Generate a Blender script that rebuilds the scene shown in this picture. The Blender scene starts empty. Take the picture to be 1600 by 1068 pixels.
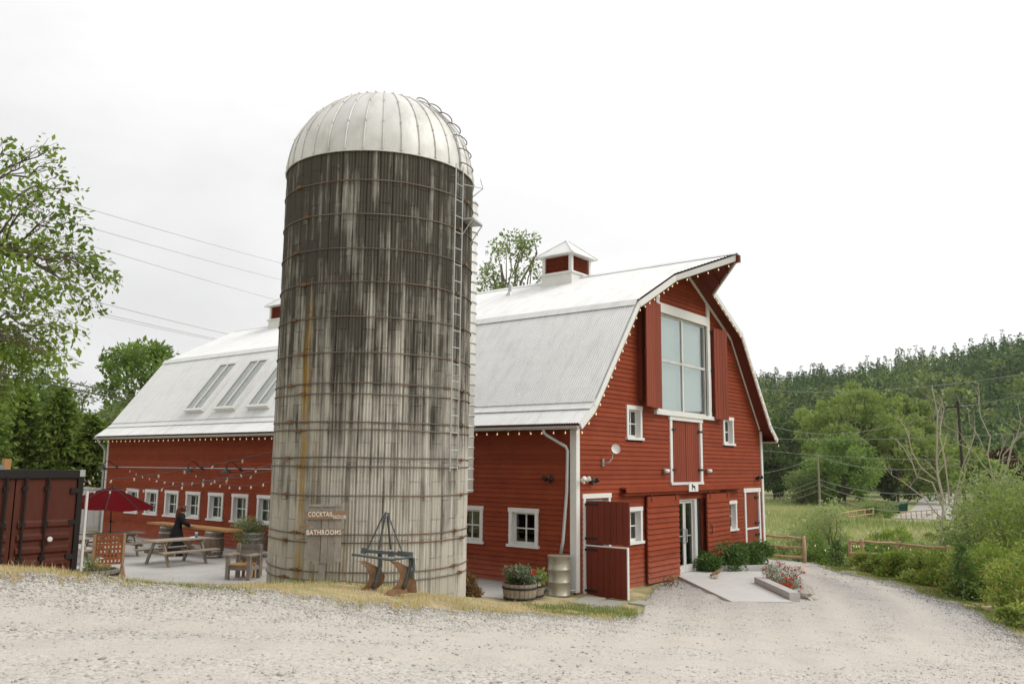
import bpy, math, random
import numpy as np
from mathutils import Vector, Matrix, Euler

S = bpy.context.scene
R = math.radians
pi = math.pi
# ---------------------------------------------------------------- camera
CAM = Vector((-17.629, -11.834, 3.05))
cam_data = bpy.data.cameras.new('camera')
cam_data.sensor_width = 36.0
cam_data.lens = 1298.36 / 1600 * 36
cam_data.clip_end = 6000
cam_data.clip_start = 0.05
cam = bpy.data.objects.new('camera', cam_data)
S.collection.objects.link(cam)
def _cam_matrix(yaw, pitch, roll):
    y, p_, r = R(yaw), R(pitch), R(roll)
    fw = Vector((math.cos(y)*math.cos(p_), math.sin(y)*math.cos(p_), math.sin(p_)))
    right = Vector((math.sin(y), -math.cos(y), 0)); up = right.cross(fw)
    r2 = math.cos(r)*right + math.sin(r)*up; u2 = -math.sin(r)*right + math.cos(r)*up
    m = Matrix((r2, u2, -fw)).transposed().to_4x4(); m.translation = CAM
    return m
cam.matrix_world = _cam_matrix(38.268, 8.401, 0.581)
cam_data.dof.use_dof = True
cam_data.dof.focus_distance = 22.0
cam_data.dof.aperture_fstop = 2.5
S.camera = cam
# ---------------------------------------------------------------- sky and sun (bright overcast, brighter towards the right)
SUN_AZ, SUN_EL = -62.0, 45.0
W = bpy.data.worlds.new('World'); S.world = W; W.use_nodes = True
nt = W.node_tree; nt.nodes.clear()
def N(nt, t, **kw):
    n = nt.nodes.new(t)
    for k, v in kw.items():
        if k.startswith('i_'):
            key = k[2:]; key = int(key) if key.isdigit() else key.replace('_', ' ')
            n.inputs[key].default_value = v
        else: setattr(n, k, v)
    return n
def ramp(nt, stops, interp='LINEAR'):
    n = nt.nodes.new('ShaderNodeValToRGB'); cr = n.color_ramp; cr.interpolation = interp
    while len(cr.elements) < len(stops): cr.elements.new(0.5)
    for e, (p_, c) in zip(cr.elements, stops):
        e.position = p_; e.color = c if len(c) == 4 else (*c, 1)
    return n
def mixc(nt, a, b, fac, blend='MIX'):
    n = nt.nodes.new('ShaderNodeMix'); n.data_type = 'RGBA'; n.blend_type = blend
    for sock, v in ((n.inputs[0], fac), (n.inputs[6], a), (n.inputs[7], b)):
        if hasattr(v, 'is_output'): nt.links.new(v, sock)
        else: sock.default_value = v if not isinstance(v, tuple) or len(v) == 4 else (*v, 1)
    return n.outputs[2]
def math_n(nt, op, a, b=0.0, c=None, clamp=False):
    n = nt.nodes.new('ShaderNodeMath'); n.operation = op; n.use_clamp = clamp
    for i, v in enumerate((a, b) if c is None else (a, b, c)):
        if hasattr(v, 'is_output'): nt.links.new(v, n.inputs[i])
        else: n.inputs[i].default_value = v
    return n.outputs[0]
L = nt.links.new
sky = N(nt, 'ShaderNodeTexSky', sky_type='NISHITA', sun_disc=False, sun_elevation=R(SUN_EL), sun_rotation=R(90 - SUN_AZ), dust_density=6.0)
tc = N(nt, 'ShaderNodeTexCoord')
dotn = N(nt, 'ShaderNodeVectorMath', operation='DOT_PRODUCT'); dotn.inputs[1].default_value = (math.cos(R(-18))*.9, math.sin(R(-18))*.9, .45)
L(tc.outputs['Generated'], dotn.inputs[0])
mp = N(nt, 'ShaderNodeMapping'); mp.inputs['Scale'].default_value = (1.6, 1.6, 3.6); L(tc.outputs['Generated'], mp.inputs[0])
nz = N(nt, 'ShaderNodeTexNoise', i_Scale=1.7, i_Detail=6.0, i_Roughness=.55); L(mp.outputs[0], nz.inputs['Vector'])
br = N(nt, 'ShaderNodeMapRange'); br.inputs[1].default_value = 0.0; br.inputs[2].default_value = 1.0; br.inputs[3].default_value = 7.2; br.inputs[4].default_value = 10.8
L(dotn.outputs['Value'], br.inputs[0])
nv = N(nt, 'ShaderNodeMapRange'); nv.inputs[1].default_value = .35; nv.inputs[2].default_value = .65; nv.inputs[3].default_value = .90; nv.inputs[4].default_value = 1.06
L(nz.outputs['Fac'], nv.inputs[0])
sepd = N(nt, 'ShaderNodeSeparateXYZ'); L(tc.outputs['Generated'], sepd.inputs[0])
# an overcast sky brightens evenly from the horizon to the zenith
cie = math_n(nt, 'MULTIPLY_ADD', math_n(nt, 'MAXIMUM', sepd.outputs[2], 0.0), .32, 1.0)
cl = math_n(nt, 'MULTIPLY', math_n(nt, 'MULTIPLY', br.outputs[0], nv.outputs[0]), cie)
comb = N(nt, 'ShaderNodeCombineColor'); 
for i, k in enumerate((1.0, 1.0, .995)): L(math_n(nt, 'MULTIPLY', cl, k), comb.inputs[i])
bg = N(nt, 'ShaderNodeBackground', i_Strength=.1)
L(mixc(nt, sky.outputs[0], comb.outputs[0], .97), bg.inputs[0])
L(bg.outputs[0], N(nt, 'ShaderNodeOutputWorld').inputs[0])
sun_d = bpy.data.lights.new('sun', 'SUN'); sun_d.energy = 1.5; sun_d.angle = R(35); sun_d.color = (1, .97, .92)
sun = bpy.data.objects.new('sun', sun_d); S.collection.objects.link(sun)
sun.location = (0, -20, 30)
sd = Vector((math.cos(R(SUN_AZ))*math.cos(R(SUN_EL)), math.sin(R(SUN_AZ))*math.cos(R(SUN_EL)), math.sin(R(SUN_EL))))
sun.rotation_euler = (-sd).to_track_quat('-Z', 'Y').to_euler()
S.view_settings.view_transform = 'Standard'; S.view_settings.look = 'None'
S.view_settings.exposure = 0.12; S.view_settings.gamma = 1.0; S.view_settings.use_curve_mapping = False
S.render.engine = 'CYCLES'
S.cycles.use_denoising = True
S.cycles.max_bounces = 6; S.cycles.transparent_max_bounces = 8
S.cycles.caustics_reflective = False; S.cycles.caustics_refractive = False
C = S.collection.objects
# ---------------------------------------------------------------- mesh helpers
class MB:
    def __init__(s): s.v = []; s.f = []
    def add(s, vs, fs):
        k = len(s.v); s.v += [tuple(v) for v in vs]; s.f += [tuple(i+k for i in f) for f in fs]; return s
    def box(s, x0, x1, y0, y1, z0, z1):
        return s.add([(x0,y0,z0),(x1,y0,z0),(x1,y1,z0),(x0,y1,z0),(x0,y0,z1),(x1,y0,z1),(x1,y1,z1),(x0,y1,z1)],
                     [(0,3,2,1),(4,5,6,7),(0,1,5,4),(1,2,6,5),(2,3,7,6),(3,0,4,7)])
    def obox(s, c, size, rot=(0,0,0)):
        m = Euler(rot).to_matrix(); c = Vector(c); h = [q/2 for q in size]
        vs = [c + m @ Vector((a*h[0], b*h[1], d*h[2])) for d in (-1,1) for a,b in ((-1,-1),(1,-1),(1,1),(-1,1))]
        return s.add(vs, [(0,3,2,1),(4,5,6,7),(0,1,5,4),(1,2,6,5),(2,3,7,6),(3,0,4,7)])
    def beam(s, a, b, w, h):            # box from a to b, w across, h in the up direction
        a, b = Vector(a), Vector(b); d = (b-a).normalized(); up = Vector((0,0,1))
        if abs(d.z) > .99: up = Vector((0,1,0))
        r = d.cross(up).normalized(); u = r.cross(d)
        vs = [q + r*(i*w/2) + u*(j*h/2) for q in (a,b) for i,j in ((-1,-1),(1,-1),(1,1),(-1,1))]
        return s.add(vs, [(0,1,2,3),(7,6,5,4),(0,4,5,1),(1,5,6,2),(2,6,7,3),(3,7,4,0)])
    def tube(s, pts, rad, n=8, cap=True):
        pts = [Vector(q) for q in pts]
        if not hasattr(rad, '__len__'): rad = [rad]*len(pts)
        rings = []; prev = None
        for i, q in enumerate(pts):
            d = (pts[min(i+1, len(pts)-1)] - pts[max(i-1, 0)])
            d = d.normalized() if d.length > 1e-9 else Vector((0,0,1))
            if prev is None:
                a = d.cross(Vector((0,0,1))) if abs(d.z) < .95 else d.cross(Vector((1,0,0)))
            else: a = prev - d*prev.dot(d)
            a.normalize(); prev = a; b = d.cross(a)
            rings.append([q + (a*math.cos(t) + b*math.sin(t))*rad[i] for t in (2*pi*k/n for k in range(n))])
        vs = [v for r_ in rings for v in r_]
        fs = [(i*n+k, i*n+(k+1)%n, (i+1)*n+(k+1)%n, (i+1)*n+k) for i in range(len(pts)-1) for k in range(n)]
        if cap: fs += [tuple(range(n-1,-1,-1)), tuple((len(pts)-1)*n+k for k in range(n))]
        return s.add(vs, fs)
    def lathe(s, prof, n=20, c=(0,0,0), cap=True):
        vs = [(c[0]+r*math.cos(2*pi*k/n), c[1]+r*math.sin(2*pi*k/n), c[2]+z) for r, z in prof for k in range(n)]
        m = len(prof)
        fs = [(i*n+k, i*n+(k+1)%n, (i+1)*n+(k+1)%n, (i+1)*n+k) for i in range(m-1) for k in range(n)]
        if cap: fs += [tuple(range(n-1,-1,-1)), tuple((m-1)*n+k for k in range(n))]
        return s.add(vs, fs)
    def prism(s, poly, vec):           # poly: 3-d points, extruded along vec
        n = len(poly); vec = Vector(vec); a = [Vector(q) for q in poly]; b = [q+vec for q in a]
        return s.add(a+b, [tuple(range(n-1,-1,-1)), tuple(range(n,2*n))] + [(k,(k+1)%n,n+(k+1)%n,n+k) for k in range(n)])
    def ball(s, c, r, n=8, m=6, sc=(1,1,1)):
        return s.add([(c[0]+sc[0]*r*math.sin(pi*i/m)*math.cos(2*pi*k/n), c[1]+sc[1]*r*math.sin(pi*i/m)*math.sin(2*pi*k/n), c[2]+sc[2]*r*math.cos(pi*i/m)) for i in range(m+1) for k in range(n)],
                     [(i*n+k, (i+1)*n+k, (i+1)*n+(k+1)%n, i*n+(k+1)%n) for i in range(m) for k in range(n)])
def mesh_of(name, mb, mat, smooth=False):
    me = bpy.data.meshes.new(name)
    me.from_pydata(mb.v, [], mb.f); me.validate()
    if mat: me.materials.append(mat)
    if smooth: me.polygons.foreach_set('use_smooth', [True]*len(me.polygons))
    me.update(); return me
def link(name, me, parent=None, loc=None, rot=None):
    o = bpy.data.objects.new(name, me); C.link(o)
    if parent: o.parent = parent
    if loc is not None: o.location = loc
    if rot is not None: o.rotation_euler = rot
    return o
def obj(name, mb, mat, parent=None, loc=None, rot=None, smooth=False):
    return link(name, mesh_of(name, mb, mat, smooth), parent, loc, rot)
def fast_mesh(name, V, F, mat, tint=None, smooth=False):
    """V: (n,3) array, F: (m,k) array of equal-sided faces; tint: one value per vertex"""
    me = bpy.data.meshes.new(name); V = np.asarray(V, np.float32); F = np.asarray(F, np.int32)
    me.vertices.add(len(V)); me.vertices.foreach_set('co', V.ravel())
    m, k = F.shape
    me.loops.add(m*k); me.loops.foreach_set('vertex_index', F.ravel())
    me.polygons.add(m); me.polygons.foreach_set('loop_start', np.arange(0, m*k, k, dtype=np.int32)); me.polygons.foreach_set('loop_total', np.full(m, k, np.int32))
    if smooth: me.polygons.foreach_set('use_smooth', np.ones(m, bool))
    if tint is not None:
        a = me.attributes.new('tint', 'FLOAT', 'POINT'); a.data.foreach_set('value', np.asarray(tint, np.float32))
    if mat: me.materials.append(mat)
    me.update(calc_edges=True); return me
def tag(o, label, cat, group=None, kind=None):
    if label: o['label'] = label
    if cat: o['category'] = cat
    if group: o['group'] = group
    if kind: o['kind'] = kind
    return o
def struct(o, label=None):
    o['kind'] = 'structure'
    if label: o['label'] = label
    return o
def thing(name, label, cat, loc=(0,0,0), rz=0, group=None):
    o = bpy.data.objects.new(name, None); o.empty_display_size = .2; C.link(o)
    o.location = loc; o.rotation_euler = (0, 0, rz)
    return tag(o, label, cat, group)
def copy_tree(o, label, loc, rz=None, scale=None, parent=None):
    c = o.copy(); C.link(c); c.parent = parent
    if parent is None:
        c['label'] = label; c.location = loc
        if rz is not None: c.rotation_euler = (0, 0, rz)
        if scale: c.scale = scale if hasattr(scale, '__len__') else (scale,)*3
    for ch in list(o.children): copy_tree(ch, None, None, parent=c)
    return c
# ---------------------------------------------------------------- materials
def base_mat(name):
    m = bpy.data.materials.new(name); m.use_nodes = True; t = m.node_tree; t.nodes.clear()
    b = N(t, 'ShaderNodeBsdfPrincipled'); out = N(t, 'ShaderNodeOutputMaterial'); t.links.new(b.outputs[0], out.inputs[0])
    return m, t, b, out
def pos(t, scale=(1,1,1), loc=(0,0,0)):
    g = N(t, 'ShaderNodeNewGeometry'); mp = N(t, 'ShaderNodeMapping'); mp.inputs['Scale'].default_value = scale; mp.inputs['Location'].default_value = loc
    t.links.new(g.outputs['Position'], mp.inputs[0]); return mp.outputs[0]
def noise(t, vec, scale, detail=4, rough=.6):
    n = N(t, 'ShaderNodeTexNoise', i_Scale=scale, i_Detail=detail, i_Roughness=rough); t.links.new(vec, n.inputs['Vector']); return n.outputs['Fac']
def mapr(t, v, a, b, c, d):
    n = N(t, 'ShaderNodeMapRange'); t.links.new(v, n.inputs[0])
    for i, q in enumerate((a,b,c,d)): n.inputs[i+1].default_value = q
    return n.outputs[0]
def mat(name, col, rough=.7, var=.25, scale=3.0, stretch=(1,1,1), rnd=.12, bump=.0, metal=0, spec=.3, dirt=None, dirt_amt=.4, dirt_scale=1.3, dirt_stretch=(1,1,1), foot=None):
    m, t, b, out = base_mat(name); L = t.links.new
    n1 = noise(t, pos(t, stretch), scale); n2 = noise(t, pos(t, stretch), scale*7, 3)
    f = math_n(t, 'ADD', math_n(t, 'MULTIPLY', n1, .6), math_n(t, 'MULTIPLY', n2, .4))
    k = mapr(t, f, .32, .68, 1-var, 1+var)
    oi = N(t, 'ShaderNodeObjectInfo')
    k = math_n(t, 'MULTIPLY', k, mapr(t, oi.outputs['Random'], 0, 1, 1-rnd, 1+rnd))
    c = N(t, 'ShaderNodeVectorMath', operation='SCALE'); c.inputs[0].default_value = col[:3]; L(k, c.inputs['Scale'])
    colr = c.outputs[0]
    if dirt:
        d = mapr(t, noise(t, pos(t, dirt_stretch), dirt_scale, 6, .65), .48, .72, 0, dirt_amt)
        colr = mixc(t, colr, dirt, d)
    if foot:      # paint worn and splashed pale near the ground
        sz_ = N(t, 'ShaderNodeSeparateXYZ'); L(N(t, 'ShaderNodeNewGeometry').outputs['Position'], sz_.inputs[0])
        wz = math_n(t, 'ADD', sz_.outputs[2], math_n(t, 'MULTIPLY', math_n(t, 'SUBTRACT', noise(t, pos(t, (1.5,1.5,4)), 1.6, 5, .7), .5), 1.3))
        colr = mixc(t, colr, foot, mapr(t, wz, -.25, .65, .55, 0))
    L(colr, b.inputs['Base Color'])
    b.inputs['Roughness'].default_value = rough; b.inputs['Metallic'].default_value = metal; b.inputs['Specular IOR Level'].default_value = spec
    if bump:
        bp = N(t, 'ShaderNodeBump', i_Strength=bump, i_Distance=.01); L(n2, bp.inputs['Height']); L(bp.outputs[0], b.inputs['Normal'])
    return m
def leaf_mat(name, dark, light, trans=.35, rough=.55):
    m, t, b, out = base_mat(name); L = t.links.new
    a = N(t, 'ShaderNodeAttribute', attribute_name='tint')
    oi = N(t, 'ShaderNodeObjectInfo')
    f = math_n(t, 'ADD', a.outputs['Fac'], mapr(t, oi.outputs['Random'], 0, 1, -.12, .12))
    rp = ramp(t, [(0, dark), (1, light)]); L(f, rp.inputs[0])
    L(rp.outputs[0], b.inputs['Base Color']); b.inputs['Roughness'].default_value = rough; b.inputs['Specular IOR Level'].default_value = .25
    tr = N(t, 'ShaderNodeBsdfTranslucent'); L(mixc(t, rp.outputs[0], (1.0, 1.15, .5), 1.0, 'MULTIPLY'), tr.inputs[0])
    mx = N(t, 'ShaderNodeMixShader', i_0=trans); L(b.outputs[0], mx.inputs[1]); L(tr.outputs[0], mx.inputs[2]); L(mx.outputs[0], out.inputs[0])
    return m
def emit_mat(name, col, strength):
    m, t, b, out = base_mat(name); b.inputs['Base Color'].default_value = (*col, 1); b.inputs['Emission Color'].default_value = (*col, 1); b.inputs['Emission Strength'].default_value = strength; return m
def glass_mat(name, tint=(.75,.8,.8), refl=.14, rough=.02):
    m, t, b, out = base_mat(name); t.nodes.remove(b); L = t.links.new
    tr = N(t, 'ShaderNodeBsdfTransparent'); tr.inputs[0].default_value = (*tint, 1)
    gl = N(t, 'ShaderNodeBsdfGlossy'); gl.inputs['Roughness'].default_value = rough; gl.inputs[0].default_value = (.9,.93,.93,1)
    lw = N(t, 'ShaderNodeLayerWeight', i_Blend=.25)
    f = math_n(t, 'ADD', math_n(t, 'MULTIPLY', lw.outputs['Fresnel'], .7), refl*.5, clamp=True)
    mx = N(t, 'ShaderNodeMixShader'); L(f, mx.inputs[0]); L(tr.outputs[0], mx.inputs[1]); L(gl.outputs[0], mx.inputs[2]); L(mx.outputs[0], out.inputs[0])
    return m
RED = mat('red_painted_board', (.250,.049,.0205), .7, .14, 2.2, (1,1,1), .12, .12, dirt=(.29,.088,.038), dirt_amt=.3, dirt_scale=1.1, dirt_stretch=(1,1,3), spec=.12, foot=(.40,.15,.10))
RED_PLANK = mat('red_plank', (.23,.044,.019), .68, .14, 2.0, (6,6,.5), .10, .12)
RED_DOOR = mat('dark_red_door', (.15,.025,.012), .6, .12, 2.0, (6,6,.5), .05, .1)
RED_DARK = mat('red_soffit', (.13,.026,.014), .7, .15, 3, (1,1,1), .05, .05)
WHITE = mat('white_trim', (.74,.73,.70), .5, .05, 2.5, (1,1,1), .03, .03, dirt=(.45,.42,.36), dirt_amt=.22)
ROOF = mat('white_roof_metal', (.77,.77,.76), .45, .06, .6, (1,.25,1), .01, 0, spec=.4, dirt=(.50,.49,.455), dirt_amt=.42, dirt_scale=.9, dirt_stretch=(1.2,5,1.2))
GALV = mat('galvanised_metal', (.50,.51,.50), .42, .12, 3, (1,1,.4), .08, 0, .55)
GALV_W = mat('dome_metal', (.69,.675,.645), .45, .07, 1.4, (1,1,.6), .06, 0, .15, dirt=(.33,.31,.26), dirt_amt=.5, dirt_scale=1.6, dirt_stretch=(1,1,.55))
DARKM = mat('black_iron', (.02,.02,.02), .5, .2, 5, (1,1,1), .05)
INSIDE = mat('dark_interior', (.03,.028,.026), .9, .1)
GLASS = glass_mat('window_glass', (.55,.6,.6), .10)
GLASS_B = glass_mat('big_window_glass', (.93,.96,.95), .06)
BLIND = mat('pale_blind', (.74,.78,.765), .8, .04, 1.2, (1,1,1), .02)  # blind behind the loft window, its pale grey-green also carrying the reflected sky
CONC = mat('concrete', (.47,.455,.43), .85, .10, 1.1, (1,1,1), .05, .15, dirt=(.33,.31,.28), dirt_amt=.35, dirt_scale=.8)
CONC_L = mat('pale_concrete', (.56,.55,.525), .85, .06, 1.4, (1,1,1), .05, .12, dirt=(.45,.43,.40), dirt_amt=.3)
WOOD_W = mat('weathered_wood', (.30,.245,.19), .8, .28, 2.5, (5,5,1.2), .16, .2)
WOOD_G = mat('grey_wood', (.27,.24,.205), .85, .3, 3, (2,2,2), .18, .2)
WOOD_O = mat('orange_timber', (.42,.23,.09), .7, .22, 3, (2,2,2), .14, .1)
WOOD_L = mat('log_rail', (.46,.31,.19), .75, .22, 4, (2,2,2), .12, .15)
RUST = mat('rusty_iron', (.21,.115,.06), .75, .35, 7, (1,1,1), .15, .25, .2, dirt=(.32,.21,.13), dirt_amt=.6, dirt_scale=4)
HOOP_M = mat('hoop_steel', (.17,.145,.125), .6, .3, 2.0, (1,1,1), .2, 0, .35, dirt=(.27,.10,.035), dirt_amt=.8, dirt_scale=1.1)
PLASTIC_B = mat('black_plastic', (.018,.018,.02), .4, .1)
BULB_M = emit_mat('warm_bulb', (1.0,.74,.40), .5)
BULB_C = glass_mat('clear_bulb', (.9,.86,.78), .3)
SOIL = mat('soil', (.07,.05,.035), .95, .3, 6)

# ---------------------------------------------------------------- terrain height
CTL = [(-17.6,-11.8,1.4),(-25,-20,1.6),(-15,-20,1.0),(-30,-5,1.45),(-22,0,1.4),(-25,12,.9),
 (-14.8,-4.8,1.38),(-13.4,-5.9,1.3),(-11.5,-7.0,1.12),(-8.4,-8.1,.7),(-4.4,-10.0,.25),(-13.5,-1.2,1.3),(-11.5,-1.9,1.12),(-8.7,-2.4,.82),(-3.3,-2.2,.1),(-1.0,-5.2,-.1),(1.6,-8.2,-.35),(-3.6,.2,.2),(-3.1,-1.3,.05),(-.5,-1.4,-.14),
 (-11.9,3.11,1.27),(-10.67,3.0,.93),(-9.03,2.25,.82),(-7.76,1.14,.86),(-6.53,.24,.76),(-6.77,-.36,.7),(-14.5,3.6,1.4),
 (0,0,-.1),(2,0,-.22),(6,0,-.24),(12,0,-.36),(3,-4,-.2),(6,-2,-.24),(11.3,-2.1,-.4),(9.5,-5,-.4),(6.9,-7.2,-.42),(4.5,-8.5,-.42),(2.8,-9.2,-.38),(14.6,.5,-.5),(14.6,-5,-.55),(11,-9,-.65),
 (-6.5,11,-.1),(-5,8.5,-.1),(-4.2,7.0,-.08),(-7.6,8.6,.0),(-2,4,-.08),(-1,1.5,-.06),(0,10,-.1),(0,20,-.1),(-6,18,-.1),(0,25,-.1),(-9,15,-.1),(-3.5,9,-.1),(-6,14,-.1),(-1.8,1.2,-.02),(-6.4,6.2,.05),(-8.4,5.4,.25),
 (-10,5.3,.3),(-12.8,5.4,.4),(-11,11,.1),(-16,10,.6),(-15,30,.1),(12,30,-.1),(12,45,-.2),
 (20,0,-1.3),(22,-8,-1.5),(30,-5,-2.1),(18,-14,-1.3),(10,-16,-.9),(0,-18,-.3),(24,12,-1.5),(14,14,-.5),(30,25,-1.6)]
_c = np.array(CTL, float)
def _phi(r2): return np.where(r2 > 1e-12, .5*r2*np.log(np.maximum(r2, 1e-12)), 0)
_n = len(_c); _K = _phi(((_c[:, None, :2] - _c[None, :, :2])**2).sum(-1)) + np.eye(_n)*.12
_P = np.c_[np.ones(_n), _c[:, :2]]
_A = np.block([[_K, _P], [_P.T, np.zeros((3, 3))]])
_w = np.linalg.solve(_A, np.r_[_c[:, 2], 0, 0, 0])
def sstep(a, b, x):
    t = np.clip((x-a)/(b-a), 0, 1); return t*t*(3-2*t)
def far_z(x, y):
    dx, dy = x-CAM.x, y-CAM.y; r = np.hypot(dx, dy); az = np.degrees(np.arctan2(dy, dx))
    low = -3.0*(1-sstep(38, 60, az))*sstep(-75, -40, az)
    hh = np.interp(az, [-180,-90,-40,-5,2,8,14,20,26,38,50,70,110,180], [0,4,30,72,69,65,59,53,50,42,14,8,0,0])
    wob = 4*np.sin(x*.013+1)*np.cos(y*.017) + 3*np.sin(x*.031+y*.023)
    return low + hh*sstep(250, 620, r)*(1-.35*sstep(700, 1500, r)) + wob*sstep(260, 420, r)
def ground_z(x, y):
    x = np.asarray(x, float); y = np.asarray(y, float); sh = x.shape
    xf, yf = x.ravel(), y.ravel(); out = np.zeros(len(xf))
    for i in range(0, len(xf), 20000):
        a, b = xf[i:i+20000], yf[i:i+20000]
        r2 = (a[:, None]-_c[None, :, 0])**2 + (b[:, None]-_c[None, :, 1])**2
        z = _phi(r2) @ _w[:_n] + _w[_n] + _w[_n+1]*a + _w[_n+2]*b
        d = np.hypot(a-2, b-2)
        k = sstep(26, 44, d)
        z = np.where(d > 44, 0, np.clip(z, -2.4, 1.7))*(1-k) + far_z(a, b)*k
        out[i:i+20000] = z
    return out.reshape(sh)
def gz(x, y): return float(ground_z(np.array([x]), np.array([y]))[0])
def place(az_deg, d): return (CAM.x + d*math.cos(R(az_deg)), CAM.y + d*math.sin(R(az_deg)))
# ---------------------------------------------------------------- ground sheet
def ground_material():
    m, t, b, out = base_mat('ground_grass'); L = t.links.new
    p_ = pos(t)
    big = noise(t, p_, .25, 5); mid = noise(t, p_, 1.7, 5, .65); fine = noise(t, p_, 22, 3, .7)
    straw = mixc(t, (.43,.33,.18), (.60,.49,.31), fine)
    green = mixc(t, (.16,.19,.07), (.30,.31,.13), fine)
    field = mixc(t, (.24,.27,.11), (.44,.40,.24), mapr(t, noise(t, p_, .09, 6, .6), .35, .65, 0, 1))
    near = mixc(t, straw, green, mapr(t, math_n(t, 'ADD', math_n(t, 'MULTIPLY', big, .5), math_n(t, 'MULTIPLY', mid, .5)), .46, .56, 0, .8))
    near = mixc(t, near, (.30,.245,.175), mapr(t, noise(t, p_, .8, 6, .7), .53, .64, 0, .75))
    g = N(t, 'ShaderNodeNewGeometry')
    ln = N(t, 'ShaderNodeVectorMath', operation='DISTANCE'); L(g.outputs['Position'], ln.inputs[0]); ln.inputs[1].default_value = (-6, 0, 0)
    rightness = N(t, 'ShaderNodeSeparateXYZ'); L(g.outputs['Position'], rightness.inputs[0])
    k = mapr(t, ln.outputs['Value'], 15, 24, 0, 1)
    c = mixc(t, near, mixc(t, green, field, mid), k)
    hill = mapr(t, ln.outputs['Value'], 220, 320, 0, 1)
    c = mixc(t, c, (.045,.065,.025), hill)
    L(c, b.inputs['Base Color']); b.inputs['Roughness'].default_value = .95; b.inputs['Specular IOR Level'].default_value = .1
    bp = N(t, 'ShaderNodeBump', i_Strength=.6, i_Distance=.03); L(fine, bp.inputs['Height']); L(bp.outputs[0], b.inputs['Normal'])
    return m
GROUND_M = ground_material()
def gravel_material():
    m, t, b, out = base_mat('gravel'); L = t.links.new
    p_ = pos(t)
    v1 = N(t, 'ShaderNodeTexVoronoi', i_Scale=34.0); L(p_, v1.inputs['Vector'])
    v2 = N(t, 'ShaderNodeTexVoronoi', i_Scale=85.0); L(p_, v2.inputs['Vector'])
    sep = N(t, 'ShaderNodeSeparateColor'); L(v1.outputs['Color'], sep.inputs[0])
    sep2 = N(t, 'ShaderNodeSeparateColor'); L(v2.outputs['Color'], sep2.inputs[0])
    st = ramp(t, [(0,(.20,.195,.19)),(.10,(.31,.295,.275)),(.35,(.485,.45,.405)),(.8,(.575,.535,.485)),(1,(.67,.635,.59))]); L(sep.outputs[0], st.inputs[0])
    st2 = ramp(t, [(0,(.45,.41,.36)),(.5,(.545,.50,.44)),(1,(.61,.565,.505))]); L(sep2.outputs[0], st2.inputs[0])
    big = noise(t, p_, .35, 5, .6)
    # loose grey stones in the wheel-thrown bands, packed pale fines in the wheel tracks
    g = N(t, 'ShaderNodeNewGeometry'); sx = N(t, 'ShaderNodeSeparateXYZ'); L(g.outputs['Position'], sx.inputs[0])
    k = mapr(t, math_n(t, 'ADD', math_n(t, 'MULTIPLY', big, .7), math_n(t, 'MULTIPLY', noise(t, p_, 1.3, 4), .3)), .40, .60, .15, .85)
    # two packed wheel tracks curving round towards the barn's far side
    dc = N(t, 'ShaderNodeVectorMath', operation='DISTANCE'); flat = N(t, 'ShaderNodeCombineXYZ'); L(sx.outputs[0], flat.inputs[0]); L(sx.outputs[1], flat.inputs[1]); L(flat.outputs[0], dc.inputs[0]); dc.inputs[1].default_value = (-2, 10, 0)
    dd = math_n(t, 'ADD', dc.outputs['Value'], math_n(t, 'MULTIPLY', math_n(t, 'SUBTRACT', noise(t, p_, .5, 3), .5), 1.6))
    tr1 = mapr(t, math_n(t, 'ABSOLUTE', math_n(t, 'SUBTRACT', dd, 16.3)), .15, .75, 1, 0); tr2 = mapr(t, math_n(t, 'ABSOLUTE', math_n(t, 'SUBTRACT', dd, 18.0)), .15, .85, 1, 0)
    track = math_n(t, 'MAXIMUM', tr1, tr2)
    k = math_n(t, 'MULTIPLY', k, math_n(t, 'SUBTRACT', 1.0, math_n(t, 'MULTIPLY', track, .85)))
    c = mixc(t, st2.outputs[0], st.outputs[0], k)
    c = mixc(t, c, (.36,.33,.30), mapr(t, noise(t, p_, .9, 6, .65), .52, .72, 0, .35))
    greyer = math_n(t, 'MULTIPLY', mapr(t, sx.outputs[0], -1.0, 6.0, 0, .75), mapr(t, big, .35, .6, .55, 1.0))
    c = mixc(t, c, mixc(t, (.20,.20,.20), (.40,.395,.385), sep.outputs[1]), math_n(t, 'MULTIPLY', greyer, math_n(t, 'SUBTRACT', 1.0, math_n(t, 'MULTIPLY', track, .6))))
    L(c, b.inputs['Base Color']); b.inputs['Roughness'].default_value = .9; b.inputs['Specular IOR Level'].default_value = .15
    bp = N(t, 'ShaderNodeBump', i_Strength=.55, i_Distance=.012)
    L(math_n(t, 'ADD', v1.outputs['Distance'], math_n(t, 'MULTIPLY', v2.outputs['Distance'], .6)), bp.inputs['Height']); bp.invert = True
    L(bp.outputs[0], b.inputs['Normal'])
    return m
GRAVEL_M = gravel_material()
rings = np.concatenate([np.linspace(.3, 36, 190), np.geomspace(37, 1400, 85)])
azs = np.concatenate([np.linspace(-12, 90, 340), np.linspace(91.5, 346.5, 130)])
RR, AA = np.meshgrid(rings, np.radians(azs), indexing='ij')
X = CAM.x + RR*np.cos(AA); Y = CAM.y + RR*np.sin(AA); Z = ground_z(X, Y)
Z = Z + (.012*np.sin(X*5.1+Y*2.3) + .010*np.sin(X*2.7-Y*6.1) + .03*np.sin(X*.9)*np.sin(Y*1.1))*np.clip((45-RR)/10, 0, 1)*(RR > 1)
nr, na = RR.shape
idx = np.arange(nr*na).reshape(nr, na)
F = np.stack([idx[:-1], np.roll(idx[:-1], -1, 1), np.roll(idx[1:], -1, 1), idx[1:]], -1).reshape(-1, 4)[:, ::-1]
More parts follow.
